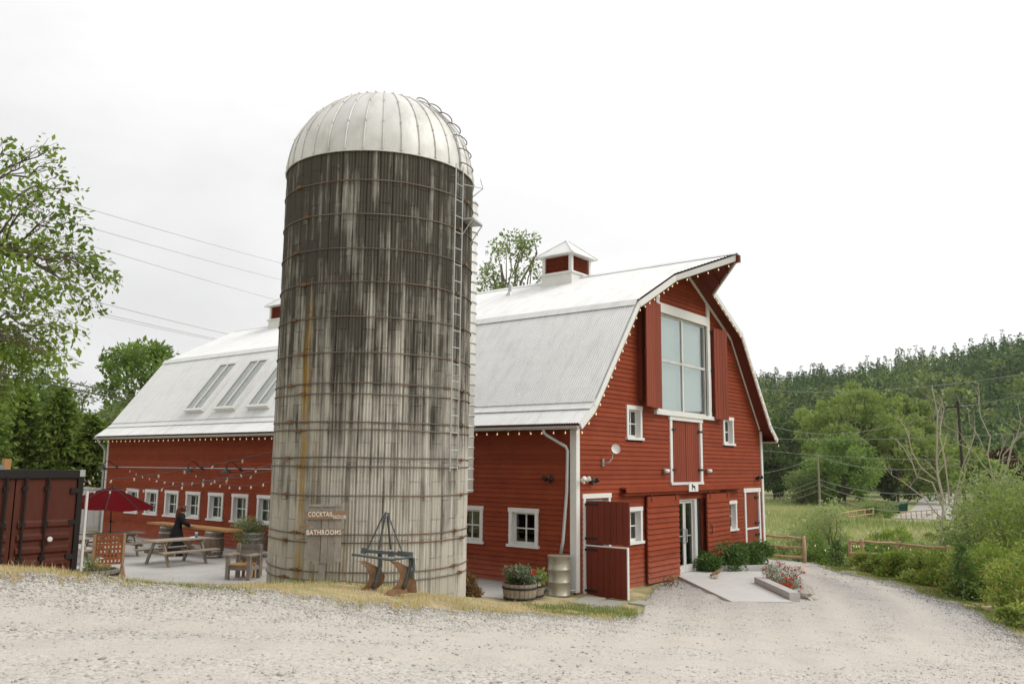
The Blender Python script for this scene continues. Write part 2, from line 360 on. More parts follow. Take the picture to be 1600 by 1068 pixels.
V = np.stack([X, Y, Z], -1).reshape(-1, 3)
V = np.vstack([V, [[CAM.x, CAM.y, 1.4]]])
struct(link('ground', fast_mesh('ground', V, F, GROUND_M, smooth=True)))
def gzb(x, y):   # height with the small undulation of the sheet
    x = np.asarray(x, float); y = np.asarray(y, float)
    return ground_z(x, y) + (.012*np.sin(x*5.1+y*2.3) + .010*np.sin(x*2.7-y*6.1) + .03*np.sin(x*.9)*np.sin(y*1.1))
# ---------------------------------------------------------------- gravel drive: a sheet round the camera out to its edge
EDGE = [(-60,18),(-20,17),(0,17.6),(3.15,17.5),(7.49,20.4),(8.7,22.2),(10.6,24.9),(13.99,28.2),(16.14,30.0),(18.2,31.4),(19.2,39),(22,42),(22.6,36),(23.5,31),(24.5,28.6),(26.5,25.9),(28.3,24.3),(29.2,22.4),(29.5,18.6),(30.2,17.4),(31.73,16.5),(35.96,16.0),(39.79,14.9),(44.45,13.8),(48.21,13.6),(52.73,14.1),(58.56,14.3),(64,14.0),(69,13.5),(77.6,14.0),(90,16),(120,16)]
def edge_r(az):
    az = np.asarray(az, float)
    e = np.interp(az, [q[0] for q in EDGE], [q[1] for q in EDGE])
    return e + .20*np.sin(az*1.9) + .16*np.sin(az*5.3+1) + .12*np.sin(az*13.1+2) + .08*np.sin(az*27.7)
az_g = np.sort(np.concatenate([np.linspace(-60, 120, 760), np.linspace(18, 30.5, 220)])); r_g = np.concatenate([np.linspace(.3, 30, 110), np.linspace(30.5, 46, 32)])
AZ, RGR = np.meshgrid(az_g, r_g, indexing='ij')
ER = edge_r(AZ); RG = np.minimum(RGR, ER)
GX = CAM.x + RG*np.cos(np.radians(AZ)); GY = CAM.y + RG*np.sin(np.radians(AZ))
GZ = gzb(GX, GY) + .028 - .05*sstep(-.30, 0.0, RG-ER) + .012*np.sin(GX*1.9+GY*1.2)*np.sin(GY*2.3)
idx = np.arange(GX.size).reshape(GX.shape)
F = np.stack([idx[:-1,:-1], idx[:-1,1:], idx[1:,1:], idx[1:,:-1]], -1)
keep = (RGR < ER)[:-1,:-1] | (RGR < ER)[1:,:-1]
F = F[keep].reshape(-1, 4)
struct(link('gravel_driveway', fast_mesh('gravel_driveway', np.stack([GX,GY,GZ], -1).reshape(-1,3), F, GRAVEL_M, smooth=True)))
# patio slab by the long wall
b = MB(); poly = [(-.03,3.2),(-.03,26.5),(-9.2,26.5),(-9.2,11.6),(-7.6,10.0),(-5.6,8.0),(-4.6,6.6),(-3.6,5.0)]
b.prism([(x,y,-.3) for x,y in poly], (0,0,.3))
struct(obj('patio', b, CONC))
b = MB(); b.prism([(x,y,-.3) for x,y in [(-.03,.75),(-.03,3.2),(-2.5,3.2),(-2.9,1.5),(-2.3,.55)]], (0,0,.285))
struct(obj('side_path', b, CONC))
# ================================================================ barn
rng = random.Random(7)
WB, LB = 12.2, 24.2
EV, FL, KN, RD = (-.45, 4.09), (.2, 4.58), (2.5, 7.6), (6.1, 9.47)
barn = thing('barn', 'large red clapboard barn with white corrugated gambrel roof and two cupolas', 'barn')
TG = lambda a, d, z: (a, -d, z)          # gable wall: along x, facing -y
TL = lambda a, d, z: (-d, a, z)          # long wall: along y, facing -x
def tbox(mb, T, a0, a1, d0, d1, z0, z1):
    p0, p1 = T(a0, d0, z0), T(a1, d1, z1)
    lo = [min(u, v) for u, v in zip(p0, p1)]; hi = [max(u, v) for u, v in zip(p0, p1)]
    return mb.box(lo[0], hi[0], lo[1], hi[1], lo[2], hi[2])
def gable_ext(z):
    z = z + .1
    if z <= 4.43: a = 0
    elif z <= 4.58: a = (z-4.43)/.15*.2
    elif z <= 7.6: a = .2 + (z-4.58)/3.02*2.3
    else: a = 2.5 + (z-7.6)/1.87*3.6
    a = min(a, 6.08)
    return a, WB - a
def segments(z0, z1, ext, openings, dz):
    out = []; n = int(round((z1-z0)/dz))
    for i in range(n):
        lo, hi = z0+i*dz, z0+(i+1)*dz; mid = (lo+hi)/2
        (a0, b0), (a1, b1) = ext(lo), ext(hi)
        if b0-a0 < .05: continue
        cuts = sorted((o[0], o[1]) for o in openings if o[2] <= mid <= o[3])
        lefts = [(a0, a1)] + [(c[1], c[1]) for c in cuts]; rights = [(c[0], c[0]) for c in cuts] + [(b0, b1)]
        for (la, lb), (ra, rb) in zip(lefts, rights):
            if ra - la > .03: out.append((lo, hi, la, lb, ra, max(rb, lb+.002)))
    return out
def clad(parent, T, segs, mat_):
    for lo, hi, la, lb, ra, rb in segs:
        hi2 = hi + .012; w = rng.uniform(-.0015, .0015)
        vs = [T(la, .032+w, lo), T(ra, .032+w, lo), T(rb, .006, hi2), T(lb, .006, hi2), T(la, .0, lo), T(ra, .0, lo), T(rb, .0, hi2), T(lb, .0, hi2)]
        obj('clapboard', MB().add(vs, [(0,1,2,3),(7,6,5,4),(0,4,5,1),(1,5,6,2),(2,6,7,3),(3,7,4,0)]), mat_, parent)
def sheath(name, T, segs, mat_):
    mb = MB()
    for lo, hi, la, lb, ra, rb in segs:
        vs = [T(la, -.002, lo), T(ra, -.002, lo), T(rb, -.002, hi), T(lb, -.002, hi), T(la, -.10, lo), T(ra, -.10, lo), T(rb, -.10, hi), T(lb, -.10, hi)]
        mb.add(vs, [(0,1,2,3),(7,6,5,4),(0,4,5,1),(1,5,6,2),(2,6,7,3),(3,7,4,0)])
    return obj(name, mb, mat_, barn)
def window(T, a0, a1, z0, z1, name='window', muntins=True, cw=.10, curtain=False):
    mb = MB()
    tbox(mb, T, a0, a0+cw, .0, .055, z0, z1); tbox(mb, T, a1-cw, a1, .0, .055, z0, z1)
    tbox(mb, T, a0-.02, a1+.02, .0, .062, z1-cw, z1+.015)
    # reveal lining
    i0, i1, k0, k1 = a0+cw, a1-cw, z0+.07, z1-cw
    tbox(mb, T, i0-.02, i0, -.16, .0, k0, k1); tbox(mb, T, i1, i1+.02, -.16, .0, k0, k1); tbox(mb, T, i0, i1, -.16, .0, k1, k1+.02)
    w = obj(name, mb, WHITE, barn)
    s = MB(); tbox(s, T, a0-.05, a1+.05, -.16, .095, z0, z0+.07); obj('sill', s, WHITE, w)
    s = MB(); sw = .05
    tbox(s, T, i0, i0+sw, -.13, -.09, k0, k1); tbox(s, T, i1-sw, i1, -.13, -.09, k0, k1)
    tbox(s, T, i0+sw, i1-sw, -.13, -.09, k1-sw, k1); tbox(s, T, i0+sw, i1-sw, -.13, -.09, k0, k0+sw+.02); obj('sash', s, WHITE, w)
    ma, mz = (i0+i1)/2, (k0+k1)/2
    if muntins:
        obj('muntin', tbox(MB(), T, ma-.017, ma+.017, -.125, -.088, k0+sw, k1-sw), WHITE, w)
        obj('muntin', tbox(MB(), T, i0+sw, i1-sw, -.124, -.0885, mz-.016, mz+.016), WHITE, w)
    for (p0, p1) in ((i0, ma), (ma, i1)):
        for (q0, q1) in ((k0, mz), (mz, k1)):
            obj('pane', tbox(MB(), T, p0+.004, p1-.004, -.112, -.108, q0+.004, q1-.004), GLASS, w)
    return w
low_g = [(2.43, 3.29, .93, 1.92), (8.93, 9.77, .93, 1.92)]
up_g = [(2.50, 3.34, 3.77, 4.72), (8.86, 9.70, 3.77, 4.72)]
# openings: the four windows, tall loft window, loft door, entrance, two side doors
op_g = low_g + up_g + [(4.30, 7.90, 4.62, 7.93), (5.05, 7.17, 2.58, 4.62), (5.37, 7.10, -1, 2.12), (.36, 1.55, -1, 2.18), (10.55, 11.78, -1, 2.2)]
gs = segments(-.22, 9.60, gable_ext, op_g, .127)
gable = sheath('gable_wall', TG, gs, RED_DARK); clad(gable, TG, gs, RED)
LW = [1.607, 3.472, 12.743, 14.25, 15.757, 17.271, 18.769, 20.264, 21.77]
op_l = [(v-.48, v+.48, .93, 1.92) for v in LW]
ls = segments(.03, 4.10, lambda z: (0.0, LB), op_l, .127)
longw = sheath('long_wall', TL, ls, RED_DARK); clad(longw, TL, ls, RED)
b = MB(); b.box(.0, WB, LB-.1, LB, -.2, 4.1); b.prism([(FL[0],LB,4.1),(WB-FL[0],LB,4.1),(WB-FL[0],LB,4.5),(WB-KN[0],LB,7.5),(RD[0],LB,9.35),(KN[0],LB,7.5),(FL[0],LB,4.5)], (0,-.1,0)); obj('rear_wall', b, RED, barn)
obj('far_side_wall', MB().box(WB-.1, WB-.002, .1, LB-.1, -.3, 4.4), RED, barn)
obj('floor_slab', MB().box(.11, WB-.11, .11, LB-.11, -.14, -.02), CONC, barn)
obj('loft_floor', MB().box(.11, WB-.11, .11, LB-.11, 3.0, 3.1), INSIDE, barn)
b = MB(); b.box(.02, 5.3, -.012, .09, -.5, -.22); b.box(7.1, WB, -.012, .09, -.6, -.22); b.box(-.012, .09, .05, LB, -.4, .028); obj('foundation', b, CONC, barn)
for a0, a1, z0, z1 in low_g + up_g: window(TG, a0, a1, z0, z1)
for v in LW: window(TL, v-.48, v+.48, .93, 1.92)
# corner boards
b = MB(); b.box(-.045, .0, -.06, .13, -.05, 4.05); obj('corner_board', b, WHITE, barn)
b = MB(); b.box(.0, .13, -.05, -.0, -.05, 4.25); obj('corner_board', b, WHITE, barn)
b = MB(); b.box(WB-.14, WB+.01, -.06, -.0, -.4, 4.35); obj('corner_board', b, WHITE, barn)
b = MB(); b.box(-.045, .0, LB-.12, LB+.01, -.05, 4.05); obj('corner_board', b, WHITE, barn)
# rake frieze on the gable (white board under the overhang)
def prof(side): return [(x if side < 0 else WB-x, z) for x, z in (EV, FL, KN, RD)]
for s in (-1, 1):
    P = prof(s)
    P2 = [P[1], P[2], P[3]]
    for (x0, z0), (x1, z1) in zip(P2, P2[1:]):
        obj('frieze_board', MB().beam((x0, -.055, z0-.15), (x1, -.055, z1-.15), .035, .11), WHITE, barn)
# ---- tall loft window
b = MB()
tbox(b, TG, 4.26, 4.46, .0, .07, 4.62, 8.55); tbox(b, TG, 7.74, 7.94, .0, .07, 4.62, 8.55)
tbox(b, TG, 4.46, 7.74, .0, .07, 7.66, 7.95); tbox(b, TG, 4.10, 8.10, -.1, .11, 4.56, 4.68)
lw = obj('loft_window', b, WHITE, barn); lw['label'] = 'tall four-pane loft window with white surround'
fr = MB(); m_a, m_z = 6.1, 6.22
tbox(fr, TG, 4.46, 4.52, -.09, -.03, 4.68, 7.66); tbox(fr, TG, 7.68, 7.74, -.09, -.03, 4.68, 7.66)
tbox(fr, TG, 4.52, 7.68, -.09, -.03, 7.60, 7.66); tbox(fr, TG, 4.52, 7.68, -.09, -.03, 4.68, 4.74)
obj('frame', fr, GALV_W, lw)
obj('muntin', tbox(MB(), TG, m_a-.045, m_a+.045, -.088, -.028, 4.74, 7.60), GALV_W, lw)
obj('muntin', tbox(MB(), TG, 4.52, 7.68, -.086, -.026, m_z-.035, m_z+.035), GALV_W, lw)
for p0, p1 in ((4.52, m_a-.045), (m_a+.045, 7.68)):
    for q0, q1 in ((4.74, m_z-.035), (m_z+.035, 7.60)):
        obj('pane', tbox(MB(), TG, p0+.002, p1-.002, -.062, -.056, q0+.002, q1-.002), GLASS_B, lw)
obj('blind', tbox(MB(), TG, 4.47, 7.73, -.23, -.21, 4.69, 7.65), BLIND, lw)
# ---- shutters of the loft window (vertical planks on ledges)
def plank_door(name, T, a0, a1, z0, z1, d, n, parent, thick=.04, mat_=None, ledges=True, groove=.006, label=None):
    mat_ = mat_ or RED_PLANK
    root = MB()
    if ledges:
        for zz in (z0+.25, (z0+z1)/2, z1-.25): tbox(root, T, a0+.03, a1-.03, d-.045, d-.001, zz-.07, zz+.07)
    else: tbox(root, T, a0+.01, a1-.01, d-.02, d-.001, z0+.01, z1-.01)
    o = obj(name, root, RED_DARK, parent)
    if label: o['label'] = label
    w = (a1-a0)/n
    for i in range(n):
        e = rng.uniform(-.006, .006)
        obj('plank', tbox(MB(), T, a0+i*w+groove, a0+(i+1)*w-groove, d, d+thick+e*.3, z0+e, z1+e), mat_, o)
    return o
def rotT(T, a_h, d_h, ang):      # wall frame turned about a vertical hinge at (a_h, d_h)
    def f(a, d, z):
        u, v = a-a_h, d-d_h
        return T(a_h + u*math.cos(ang) - v*math.sin(ang), d_h + u*math.sin(ang) + v*math.cos(ang), z)
    return f
def tbox_gen(mb, T, a0, a1, d0, d1, z0, z1):
    vs = [T(a, d, z) for z in (z0, z1) for a, d in ((a0,d0),(a1,d0),(a1,d1),(a0,d1))]
    return mb.add(vs, [(0,3,2,1),(4,5,6,7),(0,1,5,4),(1,2,6,5),(2,3,7,6),(3,0,4,7)])
_tb = tbox
def tbox(mb, T, *a): return tbox_gen(mb, T, *a) if getattr(T, 'gen', False) else _tb(mb, T, *a)
def hinge(T, a_h, d_h, ang):
    f = rotT(T, a_h, d_h, ang); f.gen = True; return f
TS = hinge(TG, 4.30, .16, R(-6)); sl = plank_door('loft_shutter', TS, 3.06, 4.18, 4.72, 7.82, .20, 7, barn, label='left loft shutter of vertical red planks')
TS = hinge(TG, 7.95, .10, R(10)); sr = plank_door('loft_shutter', TS, 8.02, 8.78, 4.60, 7.62, .12, 5, barn, label='right loft shutter of vertical red planks')
obj('shutter_standoff', tbox(MB(), TG, 3.14, 3.26, .0, .17, 4.9, 7.7), RED_DARK, barn); obj('shutter_standoff', tbox(MB(), TG, 8.03, 8.10, .0, .12, 4.7, 7.55), RED_DARK, barn)
for zz in (4.9, 6.2, 7.5): obj('hinge', tbox(MB(), TG, 7.93, 8.10, .071, .115, zz-.05, zz+.05), DARKM, barn)
# ---- loft door pair under the window
b = MB(); tbox(b, TG, 5.02, 5.16, .0, .06, 2.56, 4.56); tbox(b, TG, 7.06, 7.20, .0, .06, 2.56, 4.56); tbox(b, TG, 5.02, 7.20, .0, .085, 2.50, 2.58); tbox(b, TG, 4.98, 7.24, .0, .075, 4.44, 4.555)
ld = obj('loft_door', b, WHITE, barn)
for a0, a1 in ((5.17, 6.10), (6.12, 7.05)):
    n = 7; w = (a1-a0)/n
    for i in range(n): obj('plank', tbox(MB(), TG, a0+i*w+.008, a0+(i+1)*w-.008, -.03, .012, 2.59, 4.43), RED_PLANK, ld)
obj('backing', tbox(MB(), TG, 5.1, 7.1, -.09, -.035, 2.5, 4.5), RED_DARK, ld)
for a in (5.10, 6.95):
    for zz in (2.95, 4.15): obj('hinge', tbox(MB(), TG, a, a+.26, .013, .07, zz-.03, zz+.03), DARKM, ld)
# ---- sliding-door track (two painted boards) and sliding doors
b = MB(); tbox(b, TG, 2.12, 9.98, .03, .22, 2.42, 2.47); tbox(b, TG, 2.12, 9.98, .20, .23, 2.33, 2.42); tbox(b, TG, 2.15, 8.2, .05, .16, 2.25, 2.32)
obj('door_track', b, RED, barn)
def slide_door(T, a0, a1, z0, z1, label, handle=None):
    root = MB(); tbox(root, T, a0, a1, .075, .10, z0, z1); o = obj('sliding_door', root, RED_DARK, barn); o['label'] = label
    dz = .148; n = int((z1-z0-.25)/dz)
    for i in range(n):
        lo = z0 + i*dz
        vs = [T(a0, .145, lo), T(a1, .145, lo), T(a1, .106, lo+dz+.01), T(a0, .106, lo+dz+.01), T(a0, .10, lo), T(a1, .10, lo), T(a1, .10, lo+dz+.01), T(a0, .10, lo+dz+.01)]
        obj('plank', MB().add(vs, [(0,1,2,3),(7,6,5,4),(0,4,5,1),(1,5,6,2),(2,6,7,3),(3,7,4,0)]), RED, o)
    obj('head_rail', tbox(MB(), T, a0-.005, a1+.005, .10, .14, z0+n*dz+.012, z1), RED, o)
    for a in (a0+.22, a1-.22): obj('hanger', tbox(MB(), T, a-.03, a+.03, .14, .155, z1-.15, z1+.10), RED_DARK, o)
    if handle:
        h = MB(); h.tube([T(handle, .13, .95), T(handle, .19, .97), T(handle, .19, 1.22), T(handle, .13, 1.24)], .015, 6); obj('handle', h, DARKM, o)
slide_door(TG, 3.44, 5.36, -.18, 2.20, 'left sliding door of horizontal red boards')
slide_door(hinge(TG, 9.02, .08, R(-2.5)), 7.12, 9.02, -.16, 2.20, 'right sliding door of horizontal red boards', 7.32)
# ---- glazed entrance
b = MB(); tbox(b, TG, 5.36, 5.46, -.12, .02, -.15, 2.12); tbox(b, TG, 6.62, 6.78, -.12, .02, -.15, 2.12); tbox(b, TG, 5.46, 6.62, -.12, .01, 2.03, 2.12)
obj('dark_gap_fill', tbox(MB(), TG, 6.785, 7.12, -.14, -.03, -.15, 2.12), INSIDE, barn)  # dark sheet painted in place of the unlit doorway opening beside the frame
en = obj('entrance', b, GALV_W, barn); en['label'] = 'glazed double entrance door with pale metal frame'
for a0, a1 in ((5.47, 6.03), (6.05, 6.61)):
    d = MB(); tbox(d, TG, a0, a0+.07, -.10, -.05, -.12, 2.02); tbox(d, TG, a1-.07, a1, -.10, -.05, -.12, 2.02); tbox(d, TG, a0+.07, a1-.07, -.10, -.05, 1.94, 2.02); tbox(d, TG, a0+.07, a1-.07, -.10, -.05, -.12, .10)
    obj('door_leaf', d, GALV_W, en); obj('pane', tbox(MB(), TG, a0+.07, a1-.07, -.08, -.074, .10, 1.94), GLASS, en)
    obj('push_bar', tbox(MB(), TG, a0+.06, a1-.06, -.045, -.02, .95, .98), GALV, en)
for a in (5.98, 6.10): obj('handle', MB().tube([TG(a, -.05, .75), TG(a, .0, .78), TG(a, .0, 1.15), TG(a, -.05, 1.18)], .014, 6), GALV, en)
# ---- split door, open, near corner
b = MB(); tbox(b, TG, .30, .40, .0, .055, -.12, 2.22); tbox(b, TG, 1.50, 1.60, .0, .055, -.12, 2.22); tbox(b, TG, .26, 1.64, .0, .06, 2.221, 2.34); tbox(b, TG, .38, .40, -.12, .0, -.12, 2.2); tbox(b, TG, 1.50, 1.52, -.12, .0, -.12, 2.2); tbox(b, TG, .40, 1.50, -.6, -.12, 2.12, 2.2)
df = obj('split_door_frame', b, WHITE, barn)
def leaf_door(T, z0, z1, w, label, cap=False):
    root = MB(); tbox(root, T, .40, .40+w, .045, .07, z0+.006, z1-.006); o = obj('split_door_leaf', root, RED_DARK, df)
    n = 7; pw = w/n; o['label'] = label
    for i in range(n): e = rng.uniform(-.004, .004); obj('plank', tbox(MB(), T, .40+i*pw+.004, .40+(i+1)*pw-.004, .02, .09, z0+e, z1+e*.3), RED_DOOR, o)
    for zz in (z0+.12, z1-.09): 
        h = MB(); tbox(h, T, .30, .72, .012, .02, zz-.03, zz+.03); obj('hinge', h, DARKM, o)
    if cap: c = MB(); tbox(c, T, .395, .42+w, .015, .095, z1, z1+.03); obj('cap', c, WHITE, o); c = MB(); tbox(c, T, .40+w, .425+w, .018, .092, z0, z1); obj('edge_strip', c, WHITE, o)
def swing(ang):
    def f(a, d, z):
        u, v = a-.38, d-.05
        return TG(.38 + u*math.cos(ang) + v*math.sin(ang), .07 + u*math.sin(ang) - v*math.cos(ang), z)
    f.gen = True; return f
leaf_door(swing(R(84)), 1.12, 2.17, 1.17, 'upper leaf of the split door, swung open')
leaf_door(swing(R(90)), -.14, 1.06, 1.17, 'lower leaf of the split door, swung open', True)
# ---- closed split door at the far corner
b = MB(); tbox(b, TG, 10.46, 10.58, .0, .055, -.36, 2.18); tbox(b, TG, 11.72, 11.84, .0, .055, -.36, 2.18); tbox(b, TG, 10.40, 11.90, .0, .06, 2.181, 2.32); tbox(b, TG, 10.58, 11.72, -.02, .03, .90, .96)
cd = obj('closed_split_door', b, WHITE, barn)
for i in range(8):
    w = 1.14/8
    for z0, z1 in ((-.36, .89), (.97, 2.17)): obj('plank', tbox(MB(), TG, 10.58+i*w+.006, 10.58+(i+1)*w-.006, -.05, .006, z0, z1), RED_PLANK, cd)
for zz in (.7, 1.1, 2.0): obj('hinge', tbox(MB(), TG, 11.40, 11.73, .008, .05, zz-.03, zz+.03), DARKM, cd)
# ---- roof
def corr(name, pA, pB, y0, y1, lift=0.0, amp=.012, pitch=.076, yfun=None, parent=None, extend=(0, 0)):
    A, B = Vector((pA[0], 0, pA[1])), Vector((pB[0], 0, pB[1])); d = (B-A).normalized(); n = Vector((-d.z, 0, d.x))
    if n.z < 0: n = -n
    A = A - d*extend[0]; B = B + d*extend[1]
    step = pitch/6; m = int((y1-y0)/step)+1
    vs = []; fs = []
    for i in range(m):
        y = y0 + i*step; h = lift + amp*math.sin(2*pi*y/pitch)
        a = A if yfun is None else A.lerp(B, yfun(y))
        p0, p1 = a + n*h, B + n*h
        vs += [(p0.x, y, p0.z), (p1.x, y, p1.z)]
    fs = [(2*i, 2*i+1, 2*i+3, 2*i+2) for i in range(m-1)]
    return obj(name, MB().add(vs, fs), ROOF, parent, smooth=True)
Y0, Y1 = -.45, LB+.26
roof = None
PR = 1.33                                      # half width of the prow
zPR = RD[1]-PR*(RD[1]-KN[1])/(RD[0]-KN[0])
for s in (-1, 1):
    P = prof(s)
    deck = MB()
    for (x0, z0), (x1, z1) in zip(P, P[1:]):
        d = Vector((x1-x0, 0, z1-z0)).normalized(); n = Vector((-d.z, 0, d.x)); n = n if n.z > 0 else -n
        q = [Vector((x0,0,z0))-n*.03, Vector((x1,0,z1))-n*.03, Vector((x1,0,z1))-n*.10, Vector((x0,0,z0))-n*.10]
        deck.prism([(v.x, Y0+.03, v.z) for v in q], (0, Y1-Y0-.06, 0))
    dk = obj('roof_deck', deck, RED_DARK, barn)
    lo = corr('roof_sheet', P[0], P[1], Y0, Y1, 0, parent=barn)
    corr('roof_sheet', P[1], P[2], Y0, Y1, .062, parent=barn, extend=(-.05, 0))
    up = corr('roof_sheet', P[2], P[3], Y0, Y1, .062, parent=barn, extend=(-.05, 0))
    xr = RD[0]
    # prow sheet: narrows from the full width at the wall to a point at the tip
    A = Vector((xr + s*PR, 0, zPR)); B = Vector((xr, 0, RD[1]))
    vs = []; step = .076/6; m = int(1.42/step)
    for i in range(m+1):
        y = Y0 - 1.42 + i*step; t = i/m; a = B.lerp(A, t); h = .07 + .012*math.sin(2*pi*y/.076)
        vs += [(a.x, y, a.z+h), (B.x, y, B.z+h)]
    obj('prow_sheet', MB().add(vs, [(2*i, 2*i+1, 2*i+3, 2*i+2) for i in range(m)]), ROOF, barn, smooth=True)
    tip = (xr, Y0-1.42)
    pd = MB(); tri = [(xr + s*PR, Y0+.02, zPR-.03), (xr, tip[1]+.02, RD[1]-.03), (xr, Y0+.02, RD[1]-.03)]
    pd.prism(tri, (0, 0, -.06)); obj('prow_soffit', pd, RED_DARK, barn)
    for k, t in enumerate((.3, .62)):
        y = Y0 - 1.42*t; a = B.lerp(A, 1-t)
        obj('prow_rafter', MB().beam((a.x, y, a.z-.12), (xr + s*.04, y, RD[1]-.12), .05, .08), RED_DARK, barn)
    # fascia
    for (x0, z0), (x1, z1) in ((P[0], P[1]), (P[1], P[2]), (P[2], (xr + s*PR, zPR))):
        obj('rake_fascia', MB().beam((x0, Y0-.01, z0-.085), (x1, Y0-.01, z1-.085), .045, .17), WHITE, barn)
    obj('rake_fascia', MB().beam((xr + s*PR, Y0-.01, zPR-.085), (xr + s*.01, tip[1]-.01, RD[1]-.085), .045, .17), WHITE, barn)
    for (x0, z0), (x1, z1) in zip(P, P[1:]):
        obj('rake_fascia', MB().beam((x0, Y1+.01, z0-.085), (x1, Y1+.01, z1-.085), .045, .17), WHITE, barn)
    # bent flashing strips over the two changes of slope
    for (ox, oz), (px, pz), (qx, qz) in ((P[1], P[2], P[3]), (P[0], P[1], P[2])):
        K = Vector((px, 0, pz)); du = Vector((qx-px, 0, qz-pz)).normalized(); dl = Vector((ox-px, 0, oz-pz)).normalized()
        nu_ = Vector((-du.z, 0, du.x)); nu_ = nu_ if nu_.z > 0 else -nu_
        nl_ = Vector((-dl.z, 0, dl.x)); nl_ = nl_ if nl_.z > 0 else -nl_
        hl = .098 if pz > 6 else .034
        top = [K + du*.16 + nu_*(.042 if pz < 6 else .046), K + (nu_+nl_).normalized()*(hl if pz > 6 else .044), K + dl*.22 + nl_*hl]
        poly = top + [q - (nu_+nl_).normalized()*.008 for q in reversed(top)]
        obj('flashing', MB().prism([(q.x, Y0, q.z) for q in poly], (0, Y1-Y0, 0)), ROOF, barn)
    gx = P[0][0] + s*.06
    prof_g = [(gx+.07*math.cos(t)*1.0, 4.02+.085*math.sin(t)) for t in (pi+pi*k/6 for k in range(7))] + [(gx+.06, 4.02), (gx+.05*0, 3.955), (gx-.06, 4.02)]
    obj('gutter', MB().prism([(x, Y0+.02, z) for x, z in prof_g], (0, Y1-Y0-.04, 0)), GALV, barn)
obj('prow_tip', MB().box(6.03, 6.17, Y0-1.5, Y0-1.36, 9.24, 9.46), RED_DARK, barn)
obj('ridge_cap', MB().prism([(5.92, Y0-1.42, 9.47), (6.1, Y0-1.42, 9.575), (6.28, Y0-1.42, 9.47), (6.1, Y0-1.42, 9.55)], (0, Y1-Y0+1.42, 0)), ROOF, barn)
# eave soffit
for s in (-1, 1):
    x0, x1 = (-.42, .0) if s < 0 else (WB, WB+.42)
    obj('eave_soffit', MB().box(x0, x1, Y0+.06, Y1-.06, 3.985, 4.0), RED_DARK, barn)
# downspouts
obj('downspout', MB().tube([(-.50,.62,3.95),(-.50,.62,3.86),(-.46,.56,3.80),(-.14,.20,3.52),(-.10,.17,3.42),(-.12,.18,2.4),(-.22,.22,1.2),(-.30,.24,.86)], .042, 8), GALV, barn, smooth=True)
obj('downspout', MB().tube([(-.50,LB-.1,3.95),(-.50,LB-.1,3.86),(-.40,LB-.05,3.78),(-.14,LB+.06,3.55),(-.1,LB+.06,3.4),(-.1,LB+.06,.1)], .042, 8), GALV, barn, smooth=True)
# roof vent stubs
obj('vent_pipe', MB().tube([(5.2,6.3,8.9),(5.2,6.3,9.42)], .06, 8).lathe([(.14,0),(.07,.14)], 8, (5.2,6.3,9.03)), GALV, barn)
# ---- skylights
kd = Vector((KN[0]-FL[0], 0, KN[1]-FL[1])).normalized(); kn = Vector((-kd.z, 0, kd.x))
kn = kn if kn.z > 0 else -kn
def on_slope(t, y, h): q = Vector((FL[0], y, FL[1])) + kd*t + kn*h; return (q.x, q.y, q.z)
def slope_box(t0, t1, y0, y1, h0, h1):
    vs = [on_slope(t, y, h) for h in (h0, h1) for t, y in ((t0,y0),(t1,y0),(t1,y1),(t0,y1))]
    return MB().add(vs, [(0,3,2,1),(4,5,6,7),(0,1,5,4),(1,2,6,5),(2,3,7,6),(3,0,4,7)])
SKY_Y = [18.25, 16.15, 14.05]
PALE = glass_mat('skylight_glass', (.96,.96,.94), .12, .1)
for y in SKY_Y:
    y0, y1, t0, t1 = y-.64, y+.64, .42, 2.95
    c = slope_box(t0, t1, y0, y1, .05, .20); o = obj('skylight', c, ROOF, barn)
    f = MB()
    for q in ((t0-.02, t0+.09, y0-.02, y1+.02), (t1-.09, t1+.02, y0-.02, y1+.02), (t0+.09, t1-.09, y0-.02, y0+.09), (t0+.09, t1-.09, y1-.09, y1+.02), (t0+.09, t1-.09, y-.04, y+.04)):
        g = slope_box(*q, .201, .25); f.add(g.v, g.f)
    obj('frame', f, WHITE, o)
    for q0, q1 in ((y0+.09, y-.04), (y+.04, y1-.09)): obj('pane', slope_box(t0+.09, t1-.09, q0, q1, .215, .225), PALE, o)
